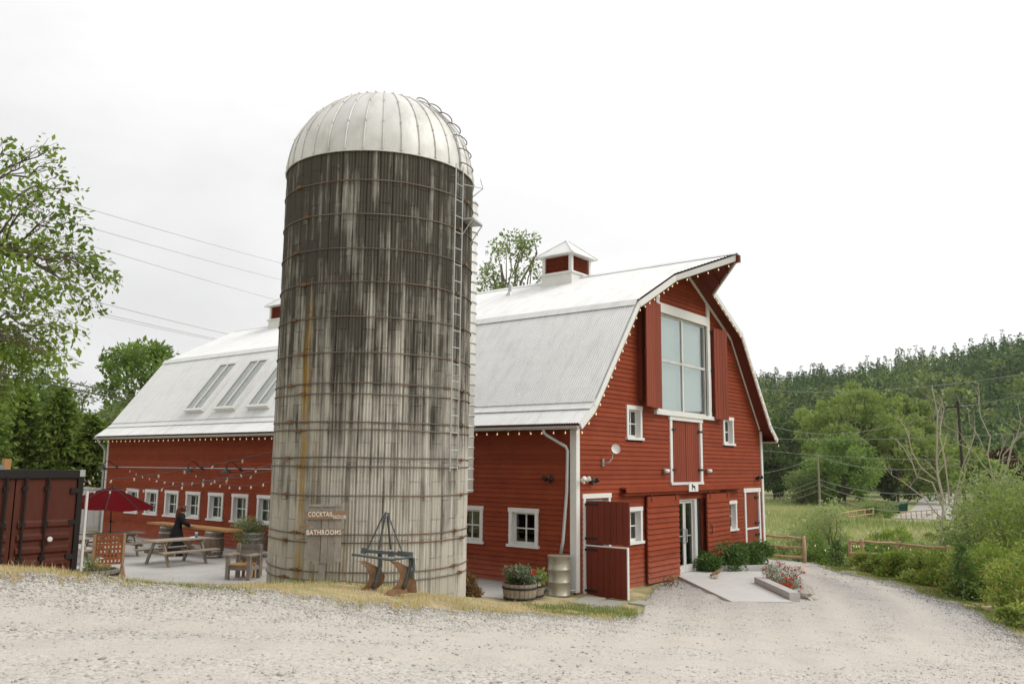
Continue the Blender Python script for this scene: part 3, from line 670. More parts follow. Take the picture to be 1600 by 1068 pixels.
# ---- cupolas
def cupola(y):
    cx, h = 6.1, .56
    b = MB(); b.lathe([(.66*1.414, 8.9), (.64*1.414, 9.58), (.70*1.414, 9.60), (.70*1.414, 9.66)], 4, (0,0,0))
    rot = Matrix.Rotation(R(45), 4, 'Z'); b.v = [tuple(rot @ Vector(v) + Vector((cx, y, 0))) for v in b.v]
    o = obj('cupola', b, WHITE, barn)
    p = MB()
    for sx in (-1, 1):
        for sy in (-1, 1): p.box(cx+sx*h-.06, cx+sx*h+.06, y+sy*h-.06, y+sy*h+.06, 9.662, 10.30)
    p.box(cx-h, cx+h, y-h-.05, y-h+.05, 10.24, 10.30); p.box(cx-h-.05, cx-h+.05, y-h, y+h, 10.241, 10.301); p.box(cx-h, cx+h, y+h-.05, y+h+.05, 10.24, 10.30); p.box(cx+h-.05, cx+h+.05, y-h, y+h, 10.241, 10.301)
    obj('post_frame', p, WHITE, o)
    obj('core', MB().box(cx-h+.08, cx+h-.08, y-h+.08, y+h-.08, 9.67, 10.28), INSIDE, o)
    for i in range(8):
        z = 9.70 + i*.068
        for (ax, sg) in (('x',-1), ('x',1), ('y',-1), ('y',1)):
            m_ = MB()
            if ax == 'x': m_.obox((cx+sg*(h+.0), y, z+.03), (.09, 2*h-.12, .014), (0, sg*R(38), 0))
            else: m_.obox((cx, y+sg*(h+.0), z+.03), (2*h-.12, .09, .014), (-sg*R(38), 0, 0))
            obj('slat', m_, RED, o)
    r_ = MB(); e = .80
    r_.add([(cx-e,y-e,10.28),(cx+e,y-e,10.28),(cx+e,y+e,10.28),(cx-e,y+e,10.28),(cx,y,10.95),(cx-e,y-e,10.25),(cx+e,y-e,10.25),(cx+e,y+e,10.25),(cx-e,y+e,10.25)],
           [(0,1,4),(1,2,4),(2,3,4),(3,0,4),(5,6,1,0),(6,7,2,1),(7,8,3,2),(8,5,0,3),(8,7,6,5)])
    obj('roof', r_, ROOF, o)
    hp = MB()
    for sx in (-1, 1):
        for sy in (-1, 1): hp.beam((cx+sx*e, y+sy*e, 10.285), (cx, y, 10.955), .07, .02)
    obj('hip_cap', hp, ROOF, o)
cupola(4.45); cupola(20.3)
# ---- plaque
plaque = tag(obj('wall_plaque', tbox(MB(), TG, 5.80, 6.42, .235, .255, 2.30, 2.56), WHITE), 'small white plaque with dark emblem above the glazed entrance', 'sign')
em = MB(); em.prism([TG(a, .256, z) for a, z in ((5.98,2.34),(6.02,2.34),(6.04,2.42),(6.14,2.42),(6.17,2.34),(6.21,2.34),(6.20,2.45),(6.16,2.48),(6.08,2.47),(6.05,2.52),(6.0,2.53),(5.95,2.47),(6.0,2.46))], (0,-.004,0)); obj('emblem', em, DARKM, plaque)
# ================================================================ fixtures on the walls
SHADE_M = mat('dark_enamel', (.06,.06,.06), .45, .1)
def gooseneck(y, label):
    t = thing('gooseneck_lamp', label, 'lamp', (-.03, y, 2.80), 0, 'gooseneck lamps on the long wall')
    obj('wall_plate', MB().tube([(0,0,0),(-.05,0,0)], .06, 10), DARKM, t)
    pts = [(-.05,0,0),(-.15,0,.03),(-.25,0,.16),(-.38,0,.24),(-.52,0,.22),(-.60,0,.12),(-.60,0,.02)]
    obj('arm', MB().tube(pts, .014, 6), DARKM, t, smooth=True)
    obj('shade', MB().lathe([(.03,.05),(.05,.0),(.09,-.03),(.20,-.10),(.21,-.13),(.19,-.12),(.08,-.04)], 18, (-.60,0,0), False), SHADE_M, t, smooth=True)
    obj('bulb', MB().ball((-.60,0,-.06), .035), BULB_C, t)
for y, l in ((14.29, 'gooseneck barn lamp on the long wall nearest the silo'), (16.74, 'gooseneck barn lamp on the long wall above the woman in black'), (23.2, 'gooseneck barn lamp on the long wall near its far corner')): gooseneck(y, l)
tag(obj('conduit', MB().tube([(-.05,24.0,2.79),(-.05,9.0,2.83)], .018, 6), GALV), 'thin grey conduit running along the long red wall at lamp height', 'conduit')
t = thing('satellite_dish', 'small white dish antenna on bracket on the red gable', 'antenna', (1.24, -.03, 3.14))
obj('bracket', MB().box(-.04,.04,-.03,.0,-.10,.10), GALV, t); obj('mast', MB().tube([(0,-.03,-.04),(.02,-.18,.0),(.10,-.24,.10),(.12,-.24,.42)], .018, 6), GALV, t, smooth=True)
d = MB().lathe([(.0,.0),(.06,.008),(.11,.03),(.13,.06),(.125,.07)], 18, (0,0,0), False); obj('dish', d, WHITE, t, (.14,-.30,.34), (R(80), 0, R(-38)), True)
def flood(name, label, loc, rz, mat_=DARKM):
    t = thing(name, label, 'lamp', loc, rz)
    obj('base', MB().tube([(0,0,0),(0,-.05,0)], .05, 10), mat_, t)
    for s in (-1, 1):
        obj('head', MB().lathe([(.03,0),(.055,.03),(.06,.13),(.055,.14)], 12), mat_, t, (s*.07,-.08,0), (R(65), 0, R(30*s)), True)
    obj('sensor', MB().ball((0,-.08,-.06), .03), mat_, t)
flood('flood_lamp', 'black twin flood lamp on the gable near the barn corner', (.62,-.03,2.64), 0)
flood('flood_lamp', 'white twin flood lamp right at the near barn corner', (.20,-.05,2.68), 0, WHITE)
flood('flood_lamp', 'black twin flood lamp at the far end of the gable', (11.6,-.03,2.66), 0)
flood('flood_lamp', 'small spot lamp on the shaded long wall near the downspout', (-.03,.72,2.68), R(-90))
for x, l in ((4.63, 'small bulkhead wall lamp left of the loft door'), (7.53, 'small bulkhead wall lamp right of the loft door')):
    t = thing('bulkhead_lamp', l, 'lamp', (x,-.03,2.92), 0, 'bulkhead lamps beside the loft door')
    obj('base', MB().box(-.05,.05,-.04,0,-.07,.07), GALV, t); obj('guard', MB().tube([(-.12,-.09,0),(.12,-.09,0)], .055, 10), GALV, t, smooth=True)
    obj('lens', MB().tube([(-.07,-.10,0),(.07,-.10,0)], .057, 10), WHITE, t, smooth=True)
# ---- strings of small warm bulbs along the eaves and rakes
BULB_ME = mesh_of('bulb', MB().lathe([(.007,.02),(.009,.0),(.017,-.016),(.019,-.03),(.011,-.045),(.002,-.05)], 8), BULB_M, True)
SOCK_ME = mesh_of('socket', MB().tube([(0,0,.025),(0,0,.06)], .013, 6), PLASTIC_B)
def string_light(label, pts, step, sag=.02, rmat=PLASTIC_B, sock=False, bulb=BULB_ME, wire_r=.005, group=None, cat='string lights'):
    pts = [Vector(q) for q in pts]; t = thing('string_light', label, cat, tuple(pts[0]), 0, group); o0 = pts[0]
    path = []
    for a, b_ in zip(pts, pts[1:]):
        n = max(2, int((b_-a).length/step))
        for i in range(n):
            u = i/n; path.append(a.lerp(b_, u) - Vector((0,0,4*sag*u*(1-u))))
    path.append(pts[-1])
    obj('wire', MB().tube([q-o0 for q in path], wire_r, 4, False), rmat, t)
    for q in path:
        q = q - o0; link('bulb', bulb, t, (q.x, q.y, q.z-.045), (rng.uniform(-.4,.4), rng.uniform(-.4,.4), 0))
        if sock: link('socket', SOCK_ME, t, (q.x, q.y, q.z-.045))
    return t
string_light('warm bulb string under the eave of the long wall', [(-.46,-.38,3.92),(-.46,8,3.92),(-.46,16,3.92),(-.46,24.4,3.92)], .36, .01)
def rake(s, off=.05): return [(x+ (0 if s<0 else 0), Y0-off, z-.18) for x, z in prof(s)]
string_light('warm bulb string along the left roof edge of the gable', rake(-1)[:3] + [(6.1-PR, Y0-.05, zPR-.18), (6.1, Y0-1.47, 9.28)], .30, .005)
string_light('warm bulb string along the right roof edge of the gable', rake(1)[:3] + [(6.1+PR, Y0-.05, zPR-.18)], .30, .005)
# ================================================================ silo
SC, SR, ST = Vector((-4.83, 2.21, 0)), 2.13, 9.55
def silo_material():
    m, t, b, out = base_mat('silo_concrete'); L = t.links.new
    g = N(t, 'ShaderNodeNewGeometry'); sep = N(t, 'ShaderNodeSeparateXYZ'); L(g.outputs['Position'], sep.inputs[0])
    dx = math_n(t, 'SUBTRACT', sep.outputs[0], SC.x); dy = math_n(t, 'SUBTRACT', sep.outputs[1], SC.y)
    ang = math_n(t, 'ARCTAN2', math_n(t, 'MULTIPLY', dy, -1), math_n(t, 'MULTIPLY', dx, -1))      # 0 faces -x
    z = sep.outputs[2]
    def vec(ka, kz, off=0):
        c = N(t, 'ShaderNodeCombineXYZ'); L(math_n(t, 'MULTIPLY', ang, ka), c.inputs[0]); L(math_n(t, 'MULTIPLY', z, kz), c.inputs[1]); c.inputs[2].default_value = off; return c.outputs[0]
    streak = noise(t, vec(20, .30), 1.0, 6, .6)            # long vertical streaks
    fine = noise(t, vec(90, 1.2, 3), 1.0, 5, .7)
    blot = noise(t, vec(5, .9, 7), 1.0, 5, .6)
    grain = noise(t, pos(t), 45, 3, .7)
    oi = N(t, 'ShaderNodeObjectInfo')
    base = mixc(t, (.43,.40,.345), (.68,.645,.57), fine)
    base = mixc(t, base, mixc(t, (.36,.335,.285), (.72,.69,.61), oi.outputs['Random']), .25)
    # black weathering: heavy near the top, thinning out downwards in runs
    hgt = mapr(t, z, 1.0, 8.2, 0, 1)
    k = math_n(t, 'ADD', math_n(t, 'MULTIPLY', hgt, .74), math_n(t, 'ADD', math_n(t, 'MULTIPLY', math_n(t, 'SUBTRACT', streak, .5), 2.2), math_n(t, 'MULTIPLY', math_n(t, 'SUBTRACT', blot, .5), 1.1)))
    k = math_n(t, 'ADD', k, mapr(t, oi.outputs['Random'], 0, 1, -.09, .09))
    stain = mapr(t, k, .05, .62, 0, .95)
    c = mixc(t, base, mixc(t, (.036,.031,.026), (.105,.092,.072), fine), stain)
    # ochre lichen / rust runs on the left side
    def run(a0, w, ztop, amt, off):
        da = math_n(t, 'ABSOLUTE', math_n(t, 'SUBTRACT', math_n(t, 'ADD', ang, math_n(t, 'MULTIPLY', math_n(t, 'SUBTRACT', noise(t, vec(0, .7, off), 1, 3), .5), .10)), a0))
        q = math_n(t, 'MULTIPLY', mapr(t, da, w*.2, w, 1, 0), mapr(t, z, ztop-1.8, ztop, 1, 0))
        return math_n(t, 'MULTIPLY', math_n(t, 'MULTIPLY', q, mapr(t, noise(t, vec(40, .8, off), 1.0, 4, .6), .30, .50, 0, 1)), math_n(t, 'MULTIPLY', mapr(t, noise(t, vec(3, 1.1, off+2), 1.0, 4, .6), .34, .56, .25, 1), amt))
    for a0, w, zt, amt, off in ((.13, .065, 7.0, .8, 11), (.29, .022, 4.6, .7, 15), (.62, .02, 3.2, .6, 19), (.40, .014, 3.0, .5, 23), (1.0,.012,2.6,.5,27)):
        c = mixc(t, c, (.40,.225,.03), run(a0, w, zt, amt, off))
    c = mixc(t, c, mixc(t, c, (.02,.02,.02), .35), mapr(t, grain, .5, .7, 0, .5))
    L(c, b.inputs['Base Color']); b.inputs['Roughness'].default_value = .9; b.inputs['Specular IOR Level'].default_value = .15
    bp = N(t, 'ShaderNodeBump', i_Strength=.35, i_Distance=.01); L(math_n(t, 'ADD', grain, fine), bp.inputs['Height']); L(bp.outputs[0], b.inputs['Normal'])
    return m
SILO_M = silo_material()
silo = thing('silo', 'tall weathered concrete stave silo with pale ribbed metal dome', 'silo', (SC.x, SC.y, 0))
NS = 50; SH = .762; hw = pi/NS
def stave_mesh(z0, z1):
    prof_ = []
    n = 17
    for i in range(n):
        u = i/(n-1); a = -hw*.975 + 2*hw*.975*u
        r = SR + .012*math.cos(2*pi*4*u + pi) - (.010 if i in (0, n-1) else 0)
        prof_.append((r*math.cos(a), r*math.sin(a)))
    ins = [((SR-.05)*math.cos(a), (SR-.05)*math.sin(a)) for a in (hw*.975, -hw*.975)]
    pl = prof_ + ins; g = .004
    mb = MB(); k = len(pl)
    mb.add([(x, y, z0+g) for x, y in pl] + [(x, y, z1-g) for x, y in pl], [tuple(range(k-1,-1,-1)), tuple(range(k, 2*k))] + [(i, (i+1)%k, k+(i+1)%k, k+i) for i in range(k)])
    return mb
FRONT = R(227.65)
staves = []
for c in range(NS):
    off = 0 if c % 2 else SH/2
    z = ST
    first = True; zb = ST - (SH if c % 2 else SH/2)
    zt = ST
    while zt > .05:
        staves.append((c, max(zb, 0.0), zt)); zt = zb; zb = max(zb-SH, 0)
def facing(c): return math.cos(2*pi*c/NS - FRONT)
vis = sorted(staves, key=lambda s_: -(facing(s_[0])*(s_[2]-s_[1])) + (10 if s_[2] < .7 else 0))
own = set(vis[:296]); cache = {}; rest = MB()
liner = obj('silo_core', MB().lathe([(SR-.045, 0), (SR-.045, ST)], 64), SILO_M, silo, smooth=True)
for s_ in staves:
    c, z0, z1 = s_
    if s_ in own:
        h = round(z1-z0, 4)
        if h not in cache: cache[h] = mesh_of('stave', stave_mesh(0, h), SILO_M)
        dr = rng.uniform(-.004, .005); a = 2*pi*c/NS
        link('stave', cache[h], silo, (dr*math.cos(a), dr*math.sin(a), z0), (0, 0, a))
    else:
        mb = stave_mesh(z0, z1); rot = Matrix.Rotation(2*pi*c/NS, 3, 'Z'); rest.add([rot @ Vector(v) for v in mb.v], mb.f)
o = obj('stave_remainder', rest, SILO_M, silo); o['kind'] = 'stuff'
hoop_z = [8.89,8.17,7.44,6.72,5.99,5.25,4.62,4.43,3.88,3.69,3.14,2.98,2.41,1.68,1.51,.97,.8]
LUG = mesh_of('hoop_lug', MB().box(-.03,.05,-.05,.05,-.028,.028).tube([(.01,-.16,0),(.01,.16,0)], .014, 6), RUST)
for i, z in enumerate(hoop_z):
    n = 96; ph = rng.random()*6; tl = rng.uniform(-.03, .03)
    pts = [((SR+.022)*math.cos(2*pi*k/n), (SR+.022)*math.sin(2*pi*k/n), z + tl*math.cos(2*pi*k/n-FRONT) + .006*math.sin(2*pi*k/n*5+ph)) for k in range(n+1)]
    h = obj('hoop', MB().tube(pts, .0125, 6, False), HOOP_M, silo, smooth=True)
    for a in ((R(185), R(281)) if i % 2 else (R(176), R(290))):
        a += rng.uniform(-.03, .03); link('hoop_lug', LUG, h, ((SR+.02)*math.cos(a), (SR+.02)*math.sin(a), z), (0, 0, a))
# dome of 34 tapering sheets
DZ = .945; NG = 34; dr_ = SR+.022; m_ = 14; g_ = pi/NG
gm = MB(); vs = []; fs = []
for i in range(m_+1):
    e = pi/2*i/m_*.985
    for j in range(5):
        a = -g_ + 2*g_*j/4; r = dr_*math.cos(e)*(1 + .004*math.cos((j-2)*pi/4))
        vs.append((r*math.cos(a), r*math.sin(a), ST-.02 + DZ*dr_*math.sin(e)))
fs = [(i*5+j, i*5+j+1, (i+1)*5+j+1, (i+1)*5+j) for i in range(m_) for j in range(4)]
gm.add(vs, fs)
gore = mesh_of('dome_panel', gm, GALV_W, True)
sm_ = MB().tube([((dr_+.012)*math.cos(e)*math.cos(g_), (dr_+.012)*math.cos(e)*math.sin(g_), ST-.02+DZ*(dr_+.012)*math.sin(e)) for e in (pi/2*k/16*.98 for k in range(17))], .013, 5)
for e in (.02, .35, .7, 1.05): sm_.obox(((dr_+.02)*math.cos(e)*math.cos(g_), (dr_+.02)*math.cos(e)*math.sin(g_), ST-.02+DZ*(dr_+.02)*math.sin(e)), (.03,.035,.035))
seam = mesh_of('dome_seam', sm_, GALV_W)
for k in range(NG):
    link('dome_panel', gore, silo, None, (0, 0, 2*pi*k/NG)); link('dome_seam', seam, silo, None, (0, 0, 2*pi*k/NG))
obj('dome_cap', MB().lathe([(.16,ST+DZ*dr_-.05),(.14,ST+DZ*dr_+.01),(.02,ST+DZ*dr_+.03)], 16), GALV_W, silo, smooth=True)
b = MB(); n = 68
b.tube([((dr_+.01)*math.cos(2*pi*k/n), (dr_+.01)*math.sin(2*pi*k/n), ST-.03) for k in range(n+1)], .018, 6, False); obj('dome_rim', b, GALV_W, silo, smooth=True)
# ladder
def polar(a, r, z): return Vector((r*math.cos(a), r*math.sin(a), z))
LA = R(275.6)
lad = MB(); tang = Vector((-math.sin(LA), math.cos(LA), 0)); base = polar(LA, SR+.14, 0)
rails = [base + tang*s for s in (-.13, .13)]
ld_ = obj('ladder', MB().tube([rails[0]+Vector((0,0,2.9)), rails[0]+Vector((0,0,9.55))], .014, 6), GALV, silo)
obj('rail', MB().tube([rails[1]+Vector((0,0,2.9)), rails[1]+Vector((0,0,9.55))], .014, 6), GALV, ld_)
for k in range(19): z = 2.98+k*.36; obj('rung', MB().tube([rails[0]+Vector((0,0,z)), rails[1]+Vector((0,0,z))], .011, 6), GALV, ld_)
for z in (3.1, 4.9, 6.7, 8.5, 9.3):
    q = MB()
    for r_ in rails: q.tube([r_+Vector((0,0,z)), r_*((SR-.01)/r_.length)+Vector((0,0,z))], .010, 5)
    obj('bracket', q, GALV, ld_)
# unloading chute down the back with ribs
CA = FRONT + R(90+25)
cc = polar(CA, SR+.10, 0); ch = obj('chute', MB().lathe([(.37,2.4),(.37,9.5)], 24, tuple(cc)), GALV_W, silo, smooth=True)
for k in range(29): obj('chute_band', MB().lathe([(.374,0),(.392,.012),(.392,.03),(.374,.042)], 24, (cc.x, cc.y, 2.42+k*.25)), GALV, ch, smooth=True)
# hooped walk up the dome
HA = FRONT + R(60)
hp = obj('dome_walk', MB().tube([polar(HA-.13, (dr_+.04)*math.cos(e), ST+DZ*(dr_+.04)*math.sin(e)) for e in (.02+.09*k for k in range(13))], .014, 5), GALV, silo)
obj('rail', MB().tube([polar(HA+.13, (dr_+.04)*math.cos(e), ST+DZ*(dr_+.04)*math.sin(e)) for e in (.02+.09*k for k in range(13))], .014, 5), GALV, hp)
for k in range(7):
    e = .06+.165*k; pts = []
    for q in range(9):
        u = q/8*pi; lift = .09*math.sin(u); off = -.15*math.cos(u)/max(.35, math.cos(e))
        pts.append(polar(HA+off, (dr_+.03+lift)*math.cos(e), ST+DZ*(dr_+.03+lift)*math.sin(e)))
    obj('cage_hoop', MB().tube(pts, .013, 5), HOOP_M, hp)
# small platform and bracket arms below the dome
PA = FRONT + R(63)
pt = Matrix.Rotation(PA, 3, 'Z')
pl = MB(); pl.add([pt @ Vector(v) for v in MB().box(SR, SR+.30, -.30, .30, 8.40, 8.44).v], MB().box(0,1,0,1,0,1).f); pf = obj('platform', pl, GALV, silo)
for s in (-.3, .3):
    q = MB(); q.tube([pt @ Vector((SR,s,8.0)), pt @ Vector((SR+.28,s,8.4))], .014, 5); obj('brace', q, GALV, pf)
q = MB(); q.tube([pt @ Vector((SR,-.2,9.25)), pt @ Vector((SR+.40,0,9.18)), pt @ Vector((SR,.25,9.05))], .012, 5); q.tube([pt @ Vector((SR+.40,0,9.18)), pt @ Vector((SR+.30,.1,9.45))], .010, 5); obj('bracket_arm', q, GALV, silo)
# ================================================================ wooden sign in front of the silo
def az_of(x, y): return math.atan2(y-CAM.y, x-CAM.x)
def face_cam(x, y): return az_of(x, y) - pi/2         # local x runs to the viewer's right, local y away
PAINT_W = mat('white_lettering', (.66,.63,.58), .7, .05)
def lettering(name, txt, size, loc, parent, rot=(pi/2,0,0), m_=None):
    cu = bpy.data.curves.new(name, 'FONT'); cu.body = txt; cu.size = size; cu.extrude = .001; cu.offset = .0025; cu.space_character = 1.12; cu.align_x = 'LEFT'
    tmp = bpy.data.objects.new(name, cu); C.link(tmp)
    dg = bpy.context.evaluated_depsgraph_get(); me = bpy.data.meshes.new_from_object(tmp.evaluated_get(dg)); C.unlink(tmp); bpy.data.objects.remove(tmp)
    me.materials.clear(); me.materials.append(m_ or PAINT_W)
    return link(name, me, parent, loc, rot)
BOARD_M = mat('brown_sign_board', (.25,.155,.095), .8, .25, 4, (1,1,6), .1, .15)
sx, sy = -7.12, .98
sg = thing('wooden_sign', 'weathered plank sign reading COCKTAIL HOUR and BATHROOMS, leaning by the silo', 'sign', (sx, sy, gz(sx, sy)-.02), face_cam(sx, sy))
zb = 2.27 - sg.location.z
for i, (x0, w, bot) in enumerate(((-.30,.115,.42),(-.185,.13,.36),(-.04,.12,.38),(.085,.13,.37),(.225,.11,.40))):
    obj('plank', MB().box(x0, x0+w, .0, .022, bot, zb+rng.uniform(-.05,.0)), WOOD_G, sg)
obj('post', MB().box(-.06,.05,.024,.06,-.1,zb-.1), WOOD_G, sg)
obj('cross_batten', MB().box(-.30,.34,-.016,-.001,zb-.045,zb+.0), WOOD_G, sg)
bd = obj('board', MB().prism([(-.36,-.03,zb-.28),(.40,-.03,zb-.275),(.40,-.03,zb-.125),(-.36,-.03,zb-.14)], (0,.028,0)), BOARD_M, sg); bd['label'] = 'brown board lettered COCKTAIL HOUR'
lettering('lettering', 'COCKTAIL', .125, (-.30,-.032,zb-.228), bd).scale = (.70,1,1); lettering('lettering', 'HOUR', .10, (.17,-.0315,zb-.272), bd).scale = (.80,1,1)
bd = obj('board', MB().prism([(-.35,-.03,zb-.575),(.39,-.03,zb-.575),(.33,-.03,zb-.52),(.41,-.03,zb-.47),(-.31,-.03,zb-.47)], (0,.028,0)), BOARD_M, sg); bd['label'] = 'brown board lettered BATHROOMS'
lettering('lettering', 'BATHROOMS', .125, (-.32,-.032,zb-.566), bd).scale = (.80,1,1)
obj('arrow', MB().prism([(-.48,-.025,zb-.49),(-.43,-.025,zb-.40),(-.30,-.025,zb-.355),(-.31,-.025,zb-.42)], (0,.02,0)), BOARD_M, sg)
# ================================================================ plough
px_, py_ = -6.77, -.36
pg = thing('plough', 'old blue-grey tractor plough with two rusty mouldboards on the dry grass', 'plough', (px_, py_, gz(px_, py_)), face_cam(px_, py_))
STEEL_B = mat('worn_blue_steel', (.10,.12,.125), .5, .4, 8, (1,1,1), .1, .1, .4, dirt=(.16,.10,.06), dirt_amt=.6, dirt_scale=5)
b = MB(); b.beam((-.40,.05,.76), (.40,-.02,.70), .07, .055); b.beam((-.44,.05,.77), (-.34,.05,.76), .11, .10); b.beam((.22,.0,.72), (.50,.03,.69), .10, .085); b.beam((.05,.0,.71), (.16,.0,.71), .10, .09); obj('beam', b, STEEL_B, pg)
b = MB(); b.tube([(-.6,.02,.70),(-.5,.0,.69),(.1,-.14,.62),(.48,-.1,.66)], .025, 6); obj('cross_shaft', b, STEEL_B, pg, smooth=True)
for k, ((x0,y0,z0),(x1,y1,z1)) in enumerate((((-.32,.1,.80),(-.06,.0,1.40)),((-.12,-.05,.79),(-.02,.02,1.40)),((.10,.1,.78),(.02,.02,1.38)),((.30,-.05,.76),(.05,-.02,1.36)))):
    obj('strut', MB().beam((x0,y0,z0), (x1,y1,z1), .035, .022), STEEL_B, pg)
obj('hitch', MB().beam((-.05,.0,1.34), (-.01,.0,1.46), .02, .045).beam((.05,.0,1.34), (.03,.0,1.45), .02, .045), STEEL_B, pg)
for k, x in enumerate((-.22, .33)):
    sh = MB(); sh.tube([(x+.12,.05,.72),(x+.14,.08,.5),(x+.08,.08,.25),(x+.02,.05,.10)], [.04,.04,.045,.05], 6); obj('shank', sh, STEEL_B, pg, smooth=True)
    # mouldboard: a tall curled crescent of sheet steel
    nu, nv = 13, 7; vs = []
    for i in range(nu):
        u = i/(nu-1)
        xl = np.interp(u, [0,.12,.3,.55,.8,1], [-.30,-.20,-.08,-.05,-.13,-.26]); xr2 = np.interp(u, [0,.12,.3,.55,.8,1], [-.04,.10,.20,.23,.12,-.10])
        for j in range(nv):
            v = j/(nv-1); vs.append((x + xl + (xr2-xl)*v, -.14 + .26*v + .16*math.sin(pi*u)*(1-.6*v) - .05*u, .01 + .60*u - .05*v*u))
    fs = [(i*nv+j, i*nv+j+1, (i+1)*nv+j+1, (i+1)*nv+j) for i in range(nu-1) for j in range(nv-1)]
    n0 = len(vs); vs2 = [(a, b_+.016, c_) for a, b_, c_ in vs]; fs2 = [tuple(n0+q for q in reversed(f)) for f in fs]
    obj('mouldboard', MB().add(vs+vs2, fs+fs2), RUST, pg, smooth=True)
    obj('share', MB().prism([(x-.34,-.22,.0),(x+.10,.06,.0),(x+.08,.10,.09),(x-.24,-.13,.08)], (0,.02,.01)), RUST, pg)
b = MB(); b.tube([(.44,.0,.66),(.52,.02,.62),(.53,.02,.42),(.48,.0,.26)], .03, 6); obj('coulter_arm', b, STEEL_B, pg, smooth=True)
obj('trip_plate', MB().prism([(.36,.12,.0),(.60,.10,.0),(.58,.12,.20),(.48,.14,.36),(.40,.14,.22)], (0,.02,0)), RUST, pg)
# ================================================================ rain drum, half-barrel planters
def half_barrel_mesh(rt, rb, h, n=22):
    mb = MB()
    for k in range(n):                   # staves as separate slats with open joints
        a0, a1 = 2*pi*k/n + .012, 2*pi*(k+1)/n - .012
        prof_ = [(rb, 0), ((rb+rt)/2*1.03, h*.5), (rt, h)]
        vs = []
        for r, z in prof_:
            for a, rr in ((a0, r), (a1, r), (a1, r-.03), (a0, r-.03)): vs.append((rr*math.cos(a), rr*math.sin(a), z))
        fs = [(3,2,1,0),(8,9,10,11)] + [(i*4+j, i*4+(j+1)%4, (i+1)*4+(j+1)%4, (i+1)*4+j) for i in range(2) for j in range(4)]
        mb.add(vs, fs)
    return mb
def half_barrel(label, x, y, z, rt=.36, h=.38, m_=None, soil=True):
    t = thing('barrel_planter', label, 'planter', (x, y, z), rng.random()*3)
    rb = rt*.86; obj('barrel_staves', half_barrel_mesh(rt, rb, h), m_ or WOOD_W, t)
    for zz in (.16, .72):
        r = rb + (rt-rb)*zz + .011 + .012*math.sin(pi*zz); obj('hoop', MB().lathe([(r,h*zz),(r+.004,h*zz),(r+.006,h*zz+.045),(r,h*zz+.045)], 22), DARKM, t, smooth=True)
    obj('soil', MB().lathe([(rt-.04,h-.06),(.02,h-.04)], 14), SOIL, t)
    return t
DRUM_M = mat('tan_drum', (.42,.39,.31), .4, .08, 2, (1,1,.3), .02, 0, .45)
dx, dy = -.42, .20; dz_ = gz(dx, dy)
dr = thing('rain_drum', 'beige metal rain drum under the downspout at the barn corner', 'drum', (dx, dy, dz_))
pf_ = [(.27,.0),(.285,.01),(.285,.03),(.272,.04),(.272,.30),(.288,.315),(.288,.335),(.272,.35),(.272,.60),(.288,.615),(.288,.635),(.272,.65),(.272,.90),(.285,.91),(.285,.935),(.27,.94),(.26,.915),(.01,.915)]
obj('body', MB().lathe(pf_, 28), DRUM_M, dr, smooth=True)
obj('tap', MB().tube([(.20,-.22,.12),(.26,-.30,.12),(.26,-.30,.07)], .02, 6), GALV, dr); obj('lid_ring', MB().lathe([(.286,.925),(.292,.93),(.292,.95),(.27,.952)], 28), WOOD_W, dr, smooth=True)
# ================================================================ foliage builders
def rs_(seed): return np.random.default_rng(seed)
def leaf_cloud(r, P, size, aspect=.5, out=None, droop=0.0, jit=.35):
    n = len(P); d = r.normal(size=(n, 3)); d[:, 2] -= droop
    if out is not None: d = d*.7 + out
    d /= np.linalg.norm(d, axis=1, keepdims=True) + 1e-9
    q = np.cross(d, r.normal(size=(n, 3))); q /= np.linalg.norm(q, axis=1, keepdims=True) + 1e-9
    s = (size[:, None] if hasattr(size, 'shape') else size)*(1 + jit*r.normal(size=(n, 1))).clip(.45, 1.9)
    V = np.stack([P, P + d*s*.45 + q*s*aspect*.5, P + d*s, P + d*s*.5 - q*s*aspect*.5], 1).reshape(-1, 3)
    F = np.arange(4*n).reshape(n, 4)
    return V, F
def clump_pts(r, clumps, n, shell=.45):
    c = np.asarray(clumps, float); w = c[:, 3]**2; k = r.choice(len(c), n, p=w/w.sum())
    d = r.normal(size=(n, 3)); d /= np.linalg.norm(d, axis=1, keepdims=True)
    u = r.random((n, 1))**shell
    P = c[k, :3] + d*u*c[k, 3:4]*np.array([1, 1, .8])
    return P, d, k
def tints(r, n, k=None, nk=1, P=None):
    t = r.normal(.5, .17, n)
    if k is not None: t = t + r.normal(0, .13, nk)[k]
    return np.repeat(np.clip(t, 0, 1), 4)
def limb(mb, a, b_, r0, r1, r, n=4, wob=.06, sides=5):
    a, b_ = np.array(a), np.array(b_); L_ = np.linalg.norm(b_-a); pts = []; rad = []
    for i in range(n+1):
        u = i/n; q = a + (b_-a)*u + (r.normal(size=3)*wob*L_*math.sin(pi*u) if 0 < i < n else 0); q = np.array(q); q[2] += .10*L_*math.sin(pi*u)*.5
        pts.append(tuple(q)); rad.append(r0 + (r1-r0)*u)
    mb.tube(pts, rad, sides, False); return [np.array(p_) for p_ in pts]
BARK = mat('bark', (.16,.125,.095), .95, .3, 4, (3,3,.8), .15, .4)
BARK_PALE = mat('bare_dead_wood', (.40,.345,.28), .85, .15, 3, (3,3,.6), .1, .2)
